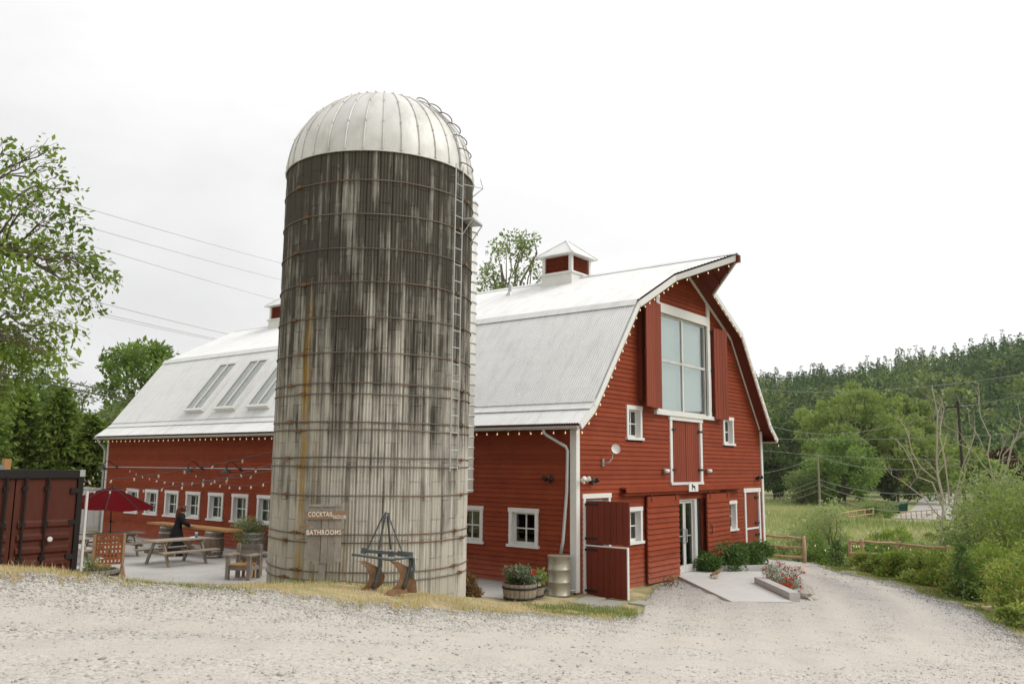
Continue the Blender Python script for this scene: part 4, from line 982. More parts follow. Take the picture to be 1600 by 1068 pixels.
def crown_clumps(r, h, w, lo, n, rc, lean=(0,0)):
    out = []
    cz = (lo+1)/2*h; rz = (1-lo)/2*h
    tries = 0
    while len(out) < n and tries < 4000:
        tries += 1; d = r.normal(size=3); d /= np.linalg.norm(d); u = r.random()**.4
        q = np.array([d[0]*w/2*u, d[1]*w/2*u, cz + d[2]*rz*u])
        f = (q[2]-lo*h)/(h-lo*h)
        q[:2] *= (.55 + .75*math.sin(pi*min(1, .18+.72*f)))
        q[:2] += np.array(lean)*f
        rad = rc*r.uniform(.6, 1.25)
        if q[2]+rad*.7 > h: q[2] = h-rad*.7
        if all(np.linalg.norm(q-np.array(o[:3])) > .55*rc for o in out): out.append((*q, rad))
    return out
def tree(name, label, x, y, h, w, seed, lm, n, leaf, lo=.3, nc=26, rc=None, cat='tree', aspect=.5, droop=0., trunk_r=None, group=None, z=None, shell=.45, scale=None, bark=None):
    r = rs_(seed); rc = rc or w*.17
    cl_ = crown_clumps(r, h, w, lo, nc, rc)
    t = thing(name, label, cat, (x, y, (gz(x, y) if z is None else z)-.05), 0, group)
    tr = trunk_r or h*.022; mb = MB(); top = (r.normal()*.03*h, r.normal()*.03*h, h*.86)
    tp = limb(mb, (0,0,-.1), top, tr, tr*.18, r, 7, .02, 7)
    for c in cl_:
        f = min(5, max(1, int((c[2]/h)*7*.72))); s0 = tp[f]
        limb(mb, s0, c[:3], tr*.34, tr*.06, r, 4, .07, 4)
    obj('trunk', mb, bark or BARK, t, smooth=True)
    P, d, k = clump_pts(r, cl_, n, shell); V, F = leaf_cloud(r, P, leaf, aspect, d*.5, droop)
    link('crown', fast_mesh('crown', V, F, lm, tints(r, n, k, len(cl_))), t)
    return t
def bush(name, label, x, y, w, h, seed, lm, n, leaf, nc=12, cat='shrub', z=None, aspect=.5, flowers=None, group=None, droop=0, d=None, lift=0.0):
    r = rs_(seed); d = d or w; cl_ = []
    for i in range(nc):
        a = r.random()*2*pi; u = math.sqrt(r.random())*.72; q = r.random()
        rad = min(w, h)*r.uniform(.20, .34); zz = h*(.12+.88*q*(1-.45*u*u)) - rad*.75
        cl_.append((math.cos(a)*u*w/2, math.sin(a)*u*d/2, max(rad*.55, zz), rad))
    t = thing(name, label, cat, (x, y, (gz(x, y) if z is None else z)-.03), 0, group)
    mb = MB()
    for c in cl_: limb(mb, (c[0]*.15, c[1]*.15, -.05+lift), c[:3], .012*h+.006, .004, r, 3, .06, 4)
    obj('stems', mb, BARK, t)
    P, dd, k = clump_pts(r, cl_, n, .4); P[:, 2] = np.maximum(P[:, 2], .02); V, F = leaf_cloud(r, P, leaf, aspect, dd*.6, droop)
    link('foliage', fast_mesh('foliage', V, F, lm, tints(r, n, k, nc)), t)
    if flowers:
        fm, fn, fs_ = flowers
        P, dd, k = clump_pts(r, cl_, fn, .12); P[:, 2] = np.maximum(P[:, 2], .05)
        Vs, Fs = [], []; o = 0
        for rep in range(3):
            v, f = leaf_cloud(r, P, fs_, .9); Vs.append(v); Fs.append(f+o); o += len(v)
        link('blossom', fast_mesh('blossom', np.vstack(Vs), np.vstack(Fs), fm, np.full(o, .5)), t)
    return t
def conifer(name, label, x, y, h, w, seed, lm, tiers=16, per=11, leaf=.25, cat='tree', group=None, z=None, lo=.04, nseg=7, power=.85, droop=.25):
    r = rs_(seed); t = thing(name, label, cat, (x, y, (gz(x, y) if z is None else z)-.05), 0, group)
    mb = MB(); mb.tube([(0,0,-.1),(0,0,h*.5),(0,0,h*.97)], [h*.018+.01, h*.011+.005, .006], 6, False)
    P, O = [], []
    for i in range(tiers):
        f = i/(tiers-1); zz = h*(lo + (.97-lo)*f); ln = w/2*((1-f)**power)*r.uniform(.85, 1.1) + .03*w
        for j in range(max(4, int(per*(1-.55*f)))):
            a = r.random()*2*pi; l2 = ln*r.uniform(.7, 1.12); dr2 = np.array([math.cos(a), math.sin(a), 0])
            tipz = zz - droop*l2 + .10*l2
            if j % 3 == 0: mb.tube([(0,0,zz), tuple(dr2*l2*.9 + np.array([0,0,tipz]))], [.012*h*.5, .004], 3, False)
            for s_ in range(nseg):
                u = (s_+r.random())/nseg
                if u < .12: continue
                q = dr2*l2*u + np.array([0,0, zz + (tipz-zz)*u + .06*l2*math.sin(pi*u)]) + r.normal(size=3)*leaf*.28
                P.append(q); O.append(dr2*.9 + np.array([0,0,-.25]) + r.normal(size=3)*.4)
    obj('trunk', mb, BARK, t)
    P, O = np.array(P), np.array(O); V, F = leaf_cloud(r, P, leaf, .42, O*1.6)
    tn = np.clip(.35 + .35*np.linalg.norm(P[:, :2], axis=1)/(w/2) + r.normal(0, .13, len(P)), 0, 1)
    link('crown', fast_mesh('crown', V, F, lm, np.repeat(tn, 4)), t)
    return t
LF_NEAR = leaf_mat('leaf_bright', (.075,.13,.025), (.27,.35,.08), .42)
LF_COT = leaf_mat('leaf_cottonwood', (.14,.195,.06), (.38,.44,.17), .45)
LF_PALE = leaf_mat('leaf_pale', (.14,.19,.08), (.36,.40,.22), .45)
LF_SAGE = leaf_mat('leaf_sage', (.15,.20,.09), (.46,.50,.30), .45)
LF_DARK = leaf_mat('leaf_dark', (.035,.065,.022), (.13,.18,.06), .3)
LF_MID = leaf_mat('leaf_mid', (.10,.16,.045), (.29,.38,.12), .45)
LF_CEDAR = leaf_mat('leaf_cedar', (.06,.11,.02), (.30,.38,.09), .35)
LF_FIR = leaf_mat('leaf_fir', (.055,.11,.03), (.19,.28,.09), .3)
LF_LAUREL = leaf_mat('leaf_laurel', (.05,.10,.025), (.16,.25,.07), .25, .35)
LF_PLUM = leaf_mat('leaf_plum', (.03,.010,.010), (.085,.03,.028), .25)
LF_MAPLE = leaf_mat('leaf_maple', (.10,.17,.045), (.27,.36,.12), .42)
LF_GREY = leaf_mat('leaf_grey_green', (.11,.15,.10), (.30,.35,.25), .25)
LF_AMBER = leaf_mat('leaf_amber', (.13,.07,.03), (.36,.22,.10), .3)
LF_ROSE = leaf_mat('leaf_rose', (.11,.17,.035), (.40,.48,.13), .5)
LF_ROSE2 = leaf_mat('leaf_rose_pale', (.15,.20,.05), (.44,.49,.17), .5)
FL_RED = leaf_mat('petal_red', (.45,.03,.015), (.75,.06,.03), .3)
FL_PINK = leaf_mat('petal_rose', (.42,.09,.06), (.60,.16,.10), .3)
FL_WHITE = leaf_mat('petal_white', (.7,.68,.62), (.85,.83,.78), .3)
# ---- near tree, left edge
NC = [(-12.65,.9,7.62,.17),(-12.69,1.57,7.53,.24),(-13.09,1.35,7.56,.27),(-12.26,1.53,7.58,.15),(-12.02,1.49,7.32,.17),(-12.85,.61,6.93,.22),(-13.16,.61,6.66,.38),(-12.18,2.01,6.98,.34),(-12.29,.8,6.58,.28),(-11.95,.6,5.89,.3),(-11.11,1.89,6.03,.19),(-12.01,1.14,6.2,.37),(-12.13,1.99,6.36,.45),(-12.79,1.47,6.23,.48),(-11.96,1.49,5.8,.37),(-12.67,.72,5.39,.48),(-12.66,1.76,5.51,.54),(-11.46,1.77,5.56,.24),(-11.96,1.24,5.07,.3),(-12.18,1.8,4.89,.45),(-12.57,1.8,4.75,.52),(-12.41,.43,4.47,.22),(-12.28,1.88,4.29,.41),(-12.64,1.66,3.96,.48),(-13.56,1.35,6.8,.75),(-13.62,.81,5.59,.86),(-13.02,2.37,4.74,.86),(-13.98,1.83,6.22,.97),(-13.73,2.27,5.02,.97),(-14.28,2.74,5.64,.97),(-15.6,2.0,6.3,1.1),(-16.6,1.2,5.8,1.1),(-15.8,3.4,5.4,1.1),(-15.4,2.2,7.4,1.0),(-16.4,2.6,7.0,1.0)]
bx, by = -15.3, 2.2; bz = gz(bx, by)-.05
nt_ = thing('broadleaf_tree', 'leafy tree with open branches reaching in at the left edge', 'tree', (bx, by, bz))
r = rs_(5); mb = MB(); cl_ = [(a-bx, b_-by, c-bz, q) for a, b_, c, q in NC]
tp = limb(mb, (0,0,-.1), (.3,-.3,5.2), .19, .06, r, 8, .03, 8)
hubs = [limb(mb, tp[3+k%4], e, .09, .03, r, 6, .05, 6) for k, e in enumerate(((1.9,-.9,3.4),(2.3,-.7,4.5),(2.0,-.4,5.4),(1.7,-.3,2.8),(-.9,-.6,4.6),(-.6,.7,4.6),(.1,.2,5.8)))]
allp = [q for hb in hubs for q in hb[2:]]
for c in cl_:
    s0 = min(allp, key=lambda q: np.linalg.norm(q-np.array(c[:3])) + (2 if q[0] > c[0]+.2 else 0)); e = limb(mb, s0, c[:3], .024, .006, r, 5, .06, 4)
    for q in range(9):
        d = r.normal(size=3); d /= np.linalg.norm(d); limb(mb, e[2+q%3], np.array(c[:3]) + d*c[3]*.95, .007, .0025, r, 3, .08, 3)
obj('trunk', mb, BARK, nt_, smooth=True)
n = 16000; P, d, k = clump_pts(r, cl_, n, .5); P += r.normal(size=P.shape)*.06; V, F = leaf_cloud(r, P, .092, .52, d*.6, .25)
link('crown', fast_mesh('crown', V, F, LF_NEAR, tints(r, n, k, len(cl_))), nt_)
# ---- trees behind on the left
def pl(az, d): return place(az, d)
def T(fn, name, label, az, d, *a, **kw): x, y = place(az, d); return fn(name, label, x, y, *a, **kw)
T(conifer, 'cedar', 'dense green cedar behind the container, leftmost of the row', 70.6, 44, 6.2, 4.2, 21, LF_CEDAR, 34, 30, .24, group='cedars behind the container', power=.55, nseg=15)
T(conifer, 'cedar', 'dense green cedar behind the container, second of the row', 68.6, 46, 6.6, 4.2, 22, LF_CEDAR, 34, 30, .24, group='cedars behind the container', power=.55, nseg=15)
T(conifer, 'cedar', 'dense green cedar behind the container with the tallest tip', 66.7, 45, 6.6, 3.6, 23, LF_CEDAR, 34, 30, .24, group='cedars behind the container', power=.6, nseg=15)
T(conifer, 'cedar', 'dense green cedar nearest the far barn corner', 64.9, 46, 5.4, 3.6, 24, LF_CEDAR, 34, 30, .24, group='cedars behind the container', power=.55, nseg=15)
T(tree, 'willow', 'pale grey-green willow behind the cedars beside the barn roof', 65.3, 58, 8.0, 6.0, 31, LF_PALE, 7000, .30, .1, 26, aspect=.3, droop=.5)
T(tree, 'willow', 'pale willow just left of the far barn roof edge', 62.8, 56, 6.4, 5.0, 32, LF_PALE, 6000, .30, .1, 22, aspect=.3, droop=.5)
T(tree, 'ash_tree', 'dark green round tree rising behind the far roof slope', 62.1, 62, 11.2, 5.6, 33, LF_MID, 6500, .32, .45, 30)
T(tree, 'dark_tree', 'dark leafy tree at the left edge behind the near branches', 70.5, 56, 10.5, 8.0, 34, LF_MID, 12000, .22, .15, 28)
T(tree, 'dark_tree', 'dark leafy tree behind the second cedar', 67.6, 60, 8.0, 6.5, 35, LF_MID, 11000, .22, .1, 26)
T(tree, 'poplar', 'pale open-crowned tree showing above the roof between silo and cupola', 38.1, 64, 21.8, 7.4, 36, LF_PALE, 6500, .27, .35, 70, rc=.85, shell=.7, z=0)
T(tree, 'poplar', 'tree crown peeping out just right of the silo above the roof', 40.8, 62, 18.0, 5.0, 37, LF_MID, 5000, .28, .4, 34, rc=.8, z=0)
# ---- right: trees, shrubs, hedge
T(tree, 'cottonwood', 'tallest feathery green cottonwood in the valley right of the barn', 15.7, 170, 22.6, 17.5, 41, LF_COT, 24000, .52, .06, 110, rc=1.6, droop=-.25)
T(tree, 'cottonwood', 'shorter bright green tree in front of the tall cottonwood', 16.7, 148, 11.6, 10.5, 42, LF_MAPLE, 12000, .48, .04, 46, rc=1.5)
T(tree, 'cottonwood', 'slimmer cottonwood to the right of the tallest one', 12.9, 205, 22.5, 12.5, 43, LF_COT, 13000, .6, .06, 66, rc=1.5, droop=-.25)
T(tree, 'cottonwood', 'broad cottonwood filling in behind the two tall ones', 14.2, 195, 18.5, 13, 44, LF_COT, 12000, .6, .05, 56, rc=1.7, droop=-.2)
T(tree, 'dark_tree', 'small dark tree right beside the far barn corner', 20.9, 165, 11.5, 6.5, 45, LF_DARK, 4500, .5, .06, 24)
T(tree, 'dark_tree', 'dark round tree on the valley floor behind the grey pole', 18.7, 200, 13, 12, 46, LF_MID, 6500, .6, .05, 34)
T(tree, 'dark_tree', 'dark round tree at the foot of the hill near the gable edge', 20.4, 190, 17, 13, 47, LF_DARK, 5000, .75, .06, 26)
T(bush, 'willow_shrub', 'pale willow shrub left of the grey pole', 19.2, 146, 6.2, 6.4, 51, LF_PALE, 4500, .36, 18)
T(bush, 'willow_shrub', 'pale willow shrub right behind the grey pole', 18.15, 150, 7.0, 8.0, 52, LF_SAGE, 5000, .38, 18)
T(bush, 'field_shrub', 'rounded pale shrub on the meadow beside the green bins', 14.95, 121, 6.4, 3.4, 53, LF_PALE, 4500, .26, 18, aspect=.3)
T(bush, 'field_shrub', 'low green shrub in front of the meadow shrub', 14.8, 115, 3.6, 1.7, 54, LF_MID, 2200, .22, 12)
T(tree, 'maple', 'small bright green maple beside the bare trees', 9.1, 84, 7.4, 3.4, 55, LF_MAPLE, 3500, .36, .4, 20)
T(tree, 'plum_tree', 'purple-leaved tree right of the small bright maple', 7.7, 118, 8.6, 5.6, 56, LF_PLUM, 3500, .42, .2, 20)
T(tree, 'plum_tree', 'purple-leaved tree behind the dark power pole', 10.7, 215, 10.5, 9.0, 57, LF_PLUM, 3500, .6, .3, 22)
T(tree, 'plum_tree', 'low purple-leaved tree beyond the white car', 11.75, 232, 8.6, 7.0, 58, LF_PLUM, 2500, .6, .25, 18)
T(tree, 'roadside_tree', 'round olive green tree behind the bare tree', 11.1, 165, 14, 11, 59, LF_COT, 5000, .6, .06, 24)
ORD = ('leftmost', 'second from the left', 'third from the left', 'fourth from the left', 'fifth from the left', 'fifth from the right', 'fourth from the right', 'third from the right', 'second from the right', 'rightmost')
for k in range(10):
    rr_k = random.Random(900+k); T(bush, 'bramble', 'leafy bramble thicket on the slope beyond the log fences, '+ORD[k], 17.9-k*.98, 44+(k*37 % 10)*4.2, rr_k.uniform(3.8, 6), rr_k.uniform(1.0, 1.7), 900+k, (LF_ROSE, LF_COT, LF_PALE, LF_MID)[k % 4], 2800, .17, 14, group='brambles on the slope')
T(tree, 'dark_tree', 'dark tree left of the valley road end', 13.6, 172, 9.5, 8.5, 171, LF_DARK, 4200, .5, .05, 26); T(tree, 'dark_tree', 'dark wide tree closing off the valley road', 11.7, 262, 13, 15, 172, LF_DARK, 4500, .75, .05, 28)
# sage willows by the log fence
T(bush, 'sage_shrub', 'tall sage-green shrub behind the left log fence', 17.7, 41, 2.1, 3.6, 61, LF_SAGE, 4200, .13, 16, aspect=.32)
T(bush, 'sage_shrub', 'sage-green shrub nearest the barn behind the log fence', 19.6, 44, 2.3, 2.7, 62, LF_SAGE, 3600, .13, 14, aspect=.32)
T(bush, 'sage_shrub', 'low green shrub between the two log fences', 18.3, 37.5, 2.4, 1.5, 63, LF_MID, 3600, .10, 14)
T(bush, 'field_shrub', 'green thicket right of the gap in the log fence', 15.2, 44, 4.4, 1.5, 64, LF_MID, 4500, .12, 16)
T(bush, 'field_shrub', 'pale green thicket behind the right log fence', 12.6, 43, 5.0, 1.7, 65, LF_PALE, 4500, .13, 16)
T(bush, 'willow_bush', 'big silvery green willow bush at the right edge', 7.3, 35, 5.6, 5.2, 66, LF_SAGE, 15000, .15, 34, aspect=.32)
T(bush, 'willow_bush', 'silvery willow bush left of the biggest one', 9.6, 36, 3.4, 3.1, 67, LF_SAGE, 8000, .14, 24, aspect=.32)
T(bush, 'willow_bush', 'darker willow bush at the frame edge behind the roses', 6.3, 31, 4.4, 4.2, 71, LF_COT, 8000, .13, 24, aspect=.4)
rose = (FL_PINK, 200, .032)
for k, (az, d, w, h, lab, n) in enumerate(((15.3,32.2,1.7,.75,'rose bush at the left end of the hedge below the log fence',4200),(13.7,31.2,2.1,.9,'rose bush second from the left in the hedge',5200),(12.3,30.0,2.2,1.1,'rose bush in the middle of the hedge with many red hips',6000),(10.9,29.0,2.4,1.35,'tall rose bush right of the hedge middle',6500),(9.6,27.4,2.4,1.4,'rose bush behind the small fir',6500),(8.2,27.8,2.8,2.0,'tallest rose bush of the hedge near the frame edge',7500),(7.2,25.0,2.2,1.5,'rose bush nearest the frame edge',6000))):
    T(bush, 'rose_bush', lab, az, d, w, h, 80+k, LF_ROSE if k % 2 else LF_ROSE2, n, .085, 18, flowers=rose, group='rose hedge along the drive')
T(bush, 'hedge_shrub', 'low bright shrub at the right frame edge by the grass verge', 7.35, 22.6, 1.3, .62, 91, LF_ROSE2, 3000, .08, 12)
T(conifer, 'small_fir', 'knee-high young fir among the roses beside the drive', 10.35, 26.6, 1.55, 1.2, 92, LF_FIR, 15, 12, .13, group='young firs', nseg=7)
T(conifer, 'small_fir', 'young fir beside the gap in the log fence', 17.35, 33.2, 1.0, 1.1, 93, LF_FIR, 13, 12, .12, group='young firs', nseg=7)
# bare trees
def bare_tree(label, az, d, ends, seed, r0=.12):
    x, y = place(az, d); t = thing('bare_tree', label, 'tree', (x, y, gz(x, y)-.05), face_cam(x, y)); r = rs_(seed)
    mb = MB()
    for (sx_, sz_, ex, ez, rr, fork) in ends:
        p_ = limb(mb, (sx_, 0, sz_), (ex, r.normal()*.5, ez), rr*.72, rr*.22, r, 6, .035, 6)
        for q in range(fork+2):
            i = 3 + q % 3; e = p_[i] + np.array([r.normal()*.5, r.normal()*.3, abs(r.normal())*.7+.4]); limb(mb, p_[i], e, rr*.28, rr*.07, r, 4, .05, 4)
    obj('trunk', mb, BARK_PALE, t, smooth=True)
bare_tree('bare dead tree with upright pale limbs beside the dark pole', 10.95, 48, [(0,-.1,-.35,9.5,.13,2),(-.1,3.6,-2.1,8.0,.07,1),(-.1,3.0,-2.1,6.6,.07,1),(-.1,2.6,-2.8,5.4,.06,1),(.1,3.4,.0,9.0,.07,1),(.2,3.0,1.5,7.4,.06,1),(.2,2.5,1.1,6.4,.05,0),(0,2.2,.9,5.0,.05,0)], 301)
bare_tree('bare dead tree with twisting pale branches at the right', 8.4, 62, [(0,-.1,-.1,6.0,.15,0),(-.1,5.8,-2.9,9.6,.07,2),(-.1,6.0,-.5,11.8,.08,3),(-.4,7.2,-1.7,10.9,.05,1),(.1,5.2,2.2,9.9,.08,2),(.2,4.8,3.6,12.3,.10,1),(.0,5.6,.9,8.2,.06,1)], 302, .15)
# ---- far wooded hill: one mass of trees
r = rs_(77); NH = 2600
rad = 230 + (690-230)*r.random(NH)**.8
azh = r.uniform(-8, 27, NH)
hx = CAM.x + rad*np.cos(np.radians(azh)); hy = CAM.y + rad*np.sin(np.radians(azh)); hz = ground_z(hx, hy)
protos = []
for k in range(14):
    if k < 8:
        h, w, n = r.uniform(17, 25), r.uniform(5.5, 7.5), 210
        f = r.random(n)**.95; a = r.random(n)*2*pi; rr = w/2*(1-f)**.8*r.uniform(.3, 1, n)
        P = np.stack([np.cos(a)*rr, np.sin(a)*rr, h*(.06+.93*f)], 1); O = np.stack([np.cos(a), np.sin(a), np.full(n, -.5)], 1)
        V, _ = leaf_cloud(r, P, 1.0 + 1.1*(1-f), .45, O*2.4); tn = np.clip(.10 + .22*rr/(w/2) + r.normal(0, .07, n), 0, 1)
    else:
        h, w, n = r.uniform(12, 18), r.uniform(9, 13), 260
        cl_ = crown_clumps(r, h, w, .15, 14, w*.20); P, d, kk = clump_pts(r, cl_, n, .25); V, _ = leaf_cloud(r, P, 1.45, .7, d*.6)
        tn = np.clip(.55 + r.normal(0, .12, n) + r.normal(0, .08, 14)[kk], 0, 1)
    protos.append((V, np.repeat(tn, 4)))
VV, TT_ = [], []
for i in range(NH):
    con = r.random() < (.70 if rad[i] > 430 else .42)
    V, tn = protos[r.integers(0, 8) if con else r.integers(8, 14)]
    a = r.random()*2*pi; ca, sa = math.cos(a), math.sin(a); s_ = r.uniform(.7, 1.12)
    VV.append(np.stack([(V[:, 0]*ca - V[:, 1]*sa)*s_ + hx[i], (V[:, 0]*sa + V[:, 1]*ca)*s_ + hy[i], V[:, 2]*s_ + hz[i]-.4], 1)); TT_.append(np.clip(tn + r.normal(0, .10), 0, 1))
VV = np.vstack(VV)
LF_FOREST = leaf_mat('leaf_forest', (.06,.115,.045), (.38,.43,.15), .3)
tag(link('hillside_forest', fast_mesh('hillside_forest', VV, np.arange(len(VV)).reshape(-1, 4), LF_FOREST, np.concatenate(TT_))), 'distant mixed forest of dark firs and lighter trees covering the hill', 'forest', None, 'stuff')
# ================================================================ ground cover and loose stones
def scatter_free(x, y):
    ok = np.hypot(x-SC.x, y-SC.y) > SR+.03
    ok &= ~((x > -.05) & (y > -.1) & (x < WB+.2) & (y < LB+.2))
    return ok
def in_poly(x, y, poly):
    ins = np.zeros(len(x), bool); j = len(poly)-1
    for i in range(len(poly)):
        xi, yi = poly[i]; xj, yj = poly[j]
        ins ^= ((yi > y) != (yj > y)) & (x < (xj-xi)*(y-yi)/(yj-yi+1e-12) + xi); j = i
    return ins
PATIO = [(-.03,.75),(-.03,26.5),(-9.2,26.5),(-9.2,11.6),(-7.6,10.0),(-5.6,8.0),(-4.6,6.6),(-3.6,5.0),(-2.9,1.5),(-2.3,.55)]
SLAB = [(5.45,-.06),(1.85,-3.25),(2.75,-4.40),(5.2,-2.50),(6.6,-1.75),(7.55,-2.25),(8.3,-2.9),(9.6,-1.9),(8.05,-1.7),(7.0,-.06)]
def blades(name, label, x, y, z, hgt, wid, lm, tn, r, lean=.5):
    n = len(x); a = r.random(n)*2*pi; dx_, dy_ = np.cos(a)*wid, np.sin(a)*wid
    b2 = r.random(n)*2*pi; ln = hgt*lean*r.random(n)
    V = np.stack([np.stack([x-dx_, y-dy_, z], 1), np.stack([x+dx_, y+dy_, z], 1), np.stack([x+np.cos(b2)*ln, y+np.sin(b2)*ln, z+hgt], 1)], 1).reshape(-1, 3)
    return tag(link(name, fast_mesh(name, V, np.arange(3*n).reshape(n, 3), lm, np.repeat(tn, 3))), label, 'grass', None, 'stuff')
GR_DRY = leaf_mat('blade_straw', (.46,.35,.20), (.74,.62,.42), .3, .8)
GR_GREEN = leaf_mat('blade_green', (.14,.19,.055), (.32,.36,.14), .35, .7)
GR_MEADOW = leaf_mat('blade_meadow', (.20,.26,.085), (.52,.48,.30), .4, .8)
r = rs_(501)
def verge(n, az0, az1, d0, d1):
    az = r.uniform(az0, az1, n); e = edge_r(az); rr = e + d0 + (d1-d0)*r.random(n)
    x = CAM.x + rr*np.cos(np.radians(az)); y = CAM.y + rr*np.sin(np.radians(az)); return x, y
def patch(x, y): return .5 + .25*np.sin(x*1.7+1.3*np.sin(y*.9)) + .25*np.sin(y*2.1+1.1*np.sin(x*1.3+2))
X1, Y1_ = verge(52000, 29.8, 79, -.12, 3.2); X2, Y2_ = verge(20000, 2, 18.0, -.1, 1.9); X3, Y3_ = verge(9000, 34, 74, -.7, .4)
x = np.r_[X1, X2, X3]; y = np.r_[Y1_, Y2_, Y3_]
ok = scatter_free(x, y) & ~in_poly(x, y, PATIO) & ~in_poly(x, y, SLAB); x, y = x[ok], y[ok]
pt_ = patch(x, y) + r.normal(0, .12, len(x)); right = x > 3
bare = .5 + .5*np.sin(x*3.1+2*np.sin(y*1.9))*np.sin(y*2.7+1.4*np.sin(x*2.3)); keepg = ((pt_ > .30) & (bare > .25)) | (r.random(len(x)) < .18); x, y, pt_, right = x[keepg], y[keepg], pt_[keepg], right[keepg]
gsel = (pt_ > .90) | (right & (pt_ > .42)) | ((x > -4) & (x < 1) & (pt_ > .5))
z = gzb(x, y)-.01
xs, ys, zs = x[~gsel], y[~gsel], z[~gsel]; m1 = len(xs)
blades('dry_grass', 'short straw-coloured dry grass on the bank', xs, ys, zs, r.uniform(.025, .085, m1)*np.where(r.random(m1) < .03, 2.2, 1), .006, GR_DRY, np.clip(r.normal(.55, .2, m1), 0, 1), r, .9)
xs, ys, zs = x[gsel], y[gsel], z[gsel]; m1 = len(xs)
blades('green_grass', 'patches of short green grass along the drive edges', xs, ys, zs, r.uniform(.03, .11, m1), .006, GR_GREEN, np.clip(r.normal(.5, .22, m1), 0, 1), r, .7)
# meadow beyond the fences
n = 34000; az = r.uniform(4, 24, n); d = 36 + (165-36)*r.random(n)**.75
x = CAM.x + d*np.cos(np.radians(az)); y = CAM.y + d*np.sin(np.radians(az)); z = gzb(x, y)-.03
keepm = ~((az > 10.6) & (az < 14.5) & (d > 108)); x, y, z = x[keepm], y[keepm], z[keepm]; n = len(x)
m1 = patch(x*.12, y*.12)
blades('meadow_grass', 'tall green and straw meadow grass beyond the log fences', x, y, z, r.uniform(.35, .85, n), .035, GR_MEADOW, np.clip(m1*.9 + r.normal(0, .16, n), 0, 1), r, .5)
# loose stones on the gravel
OCT = np.array([(1,0,0),(-1,0,0),(0,1,0),(0,-1,0),(0,0,1),(0,0,-1)], float); OF = np.array([(0,2,4),(2,1,4),(1,3,4),(3,0,4),(2,0,5),(1,2,5),(3,1,5),(0,3,5)])
n = 52000; az = np.where(r.random(n) < .35, r.uniform(4, 28, n), r.uniform(4, 76, n)); e = edge_r(az)
u = r.random(n); d = np.where(u < .34, 6.0 + (e-6.0)*r.random(n)**.8, e + .25 - np.abs(r.normal(0, 1.5, n)))
d = np.maximum(d, 4.2)
x = CAM.x + d*np.cos(np.radians(az)); y = CAM.y + d*np.sin(np.radians(az)); dcen = np.hypot(x+2, y-10); ok = scatter_free(x, y) & ~in_poly(x, y, SLAB) & ((np.minimum(np.abs(dcen-16.3), np.abs(dcen-18.0)) > .55) | (r.random(len(x)) < .25)); x, y, d = x[ok], y[ok], d[ok]; n = len(x)
z = gzb(x, y) + .028 + .012*np.sin(x*1.9+y*1.2)*np.sin(y*2.3)
sz = np.exp(r.normal(-4.55, .38, n))*(1 + .25*(np.abs(edge_r(np.degrees(np.arctan2(y-CAM.y, x-CAM.x)))-d) < 1.2)); sz = np.minimum(sz, .036)
scl = r.uniform(.6, 1.3, (n, 1, 3))*sz[:, None, None]; scl[:, :, 2] *= .65
a = r.random(n)*2*pi; ca, sa = np.cos(a)[:, None], np.sin(a)[:, None]
B = (OCT[None] + r.normal(0, .22, (n, 6, 3)))*scl
V = np.stack([B[..., 0]*ca - B[..., 1]*sa + x[:, None], B[..., 0]*sa + B[..., 1]*ca + y[:, None], B[..., 2] + z[:, None] + sz[:, None]*.15], -1).reshape(-1, 3)
F = (OF[None] + 6*np.arange(n)[:, None, None]).reshape(-1, 3)
STONE_M = leaf_mat('loose_stone', (.16,.155,.15), (.60,.565,.51), 0.0, .9)
tag(link('loose_gravel', fast_mesh('loose_gravel', V, F, STONE_M, np.repeat(np.clip(r.beta(4.2, 2.0, n) - .22*sstep(-1, 6, x), 0, 1), 6))), 'loose grey and pale stones strewn over the drive', 'gravel', None, 'stuff')
# ================================================================ entrance slab, kerbs, planting
b = MB(); b.prism([(x, y, -.6) for x, y in [(5.45,.08),(1.85,-3.25),(2.75,-4.40),(5.2,-2.50),(7.4,-2.35),(8.05,-1.7),(7.0,.08)]], (0, 0, .6-.13))
struct(obj('entrance_slab', b, CONC_L))
b = MB(); b.prism([(5.30,-2.42,-.5),(3.06,-4.22,-.5),(3.22,-4.42,-.5),(5.46,-2.62,-.5)], (0,0,.535)); struct(obj('kerb', b, CONC), 'low concrete kerb around the poppy bed')
b = MB(); b.prism([(6.85,-.35,-.5),(7.0,-.55,-.5),(8.45,-1.75,-.5),(8.3,-1.52,-.5)], (0,0,.54)); struct(obj('kerb', b, CONC), 'low concrete kerb in front of the laurels')
for k, (x, y, w, h, lab) in enumerate(((6.95,-.22,.7,.75,'smallest dark laurel tucked against the open sliding door'),(7.75,-.62,1.25,1.12,'middle dark laurel bush by the entrance'),(8.75,-.80,1.2,1.0,'dark laurel bush by the lower gable window'),(9.75,-.75,1.2,.95,'dark laurel bush nearest the far split door'))):
    bush('laurel_bush', lab, x, y, w, h, 400+k, LF_LAUREL, 3600, .095, 14, group='laurels by the entrance', aspect=.42, d=.95, z=-.15)
bush('poppy_plant', 'wispy poppy clump with red flowers behind the kerb', 5.9, -2.95, 1.7, .78, 410, LF_GREY, 2800, .055, 14, cat='flowers', z=-.2, aspect=.25, flowers=(FL_RED, 70, .06), d=1.2)
bush('poppy_plant', 'low poppy clump with red flowers at the kerb end', 4.7, -3.45, 1.1, .42, 411, LF_GREY, 1800, .05, 12, cat='flowers', z=-.2, aspect=.25, flowers=(FL_RED, 60, .06), d=.8)
ROCK = mat('pale_rock', (.46,.42,.36), .9, .25, 5, (1,1,1), .15, .5)
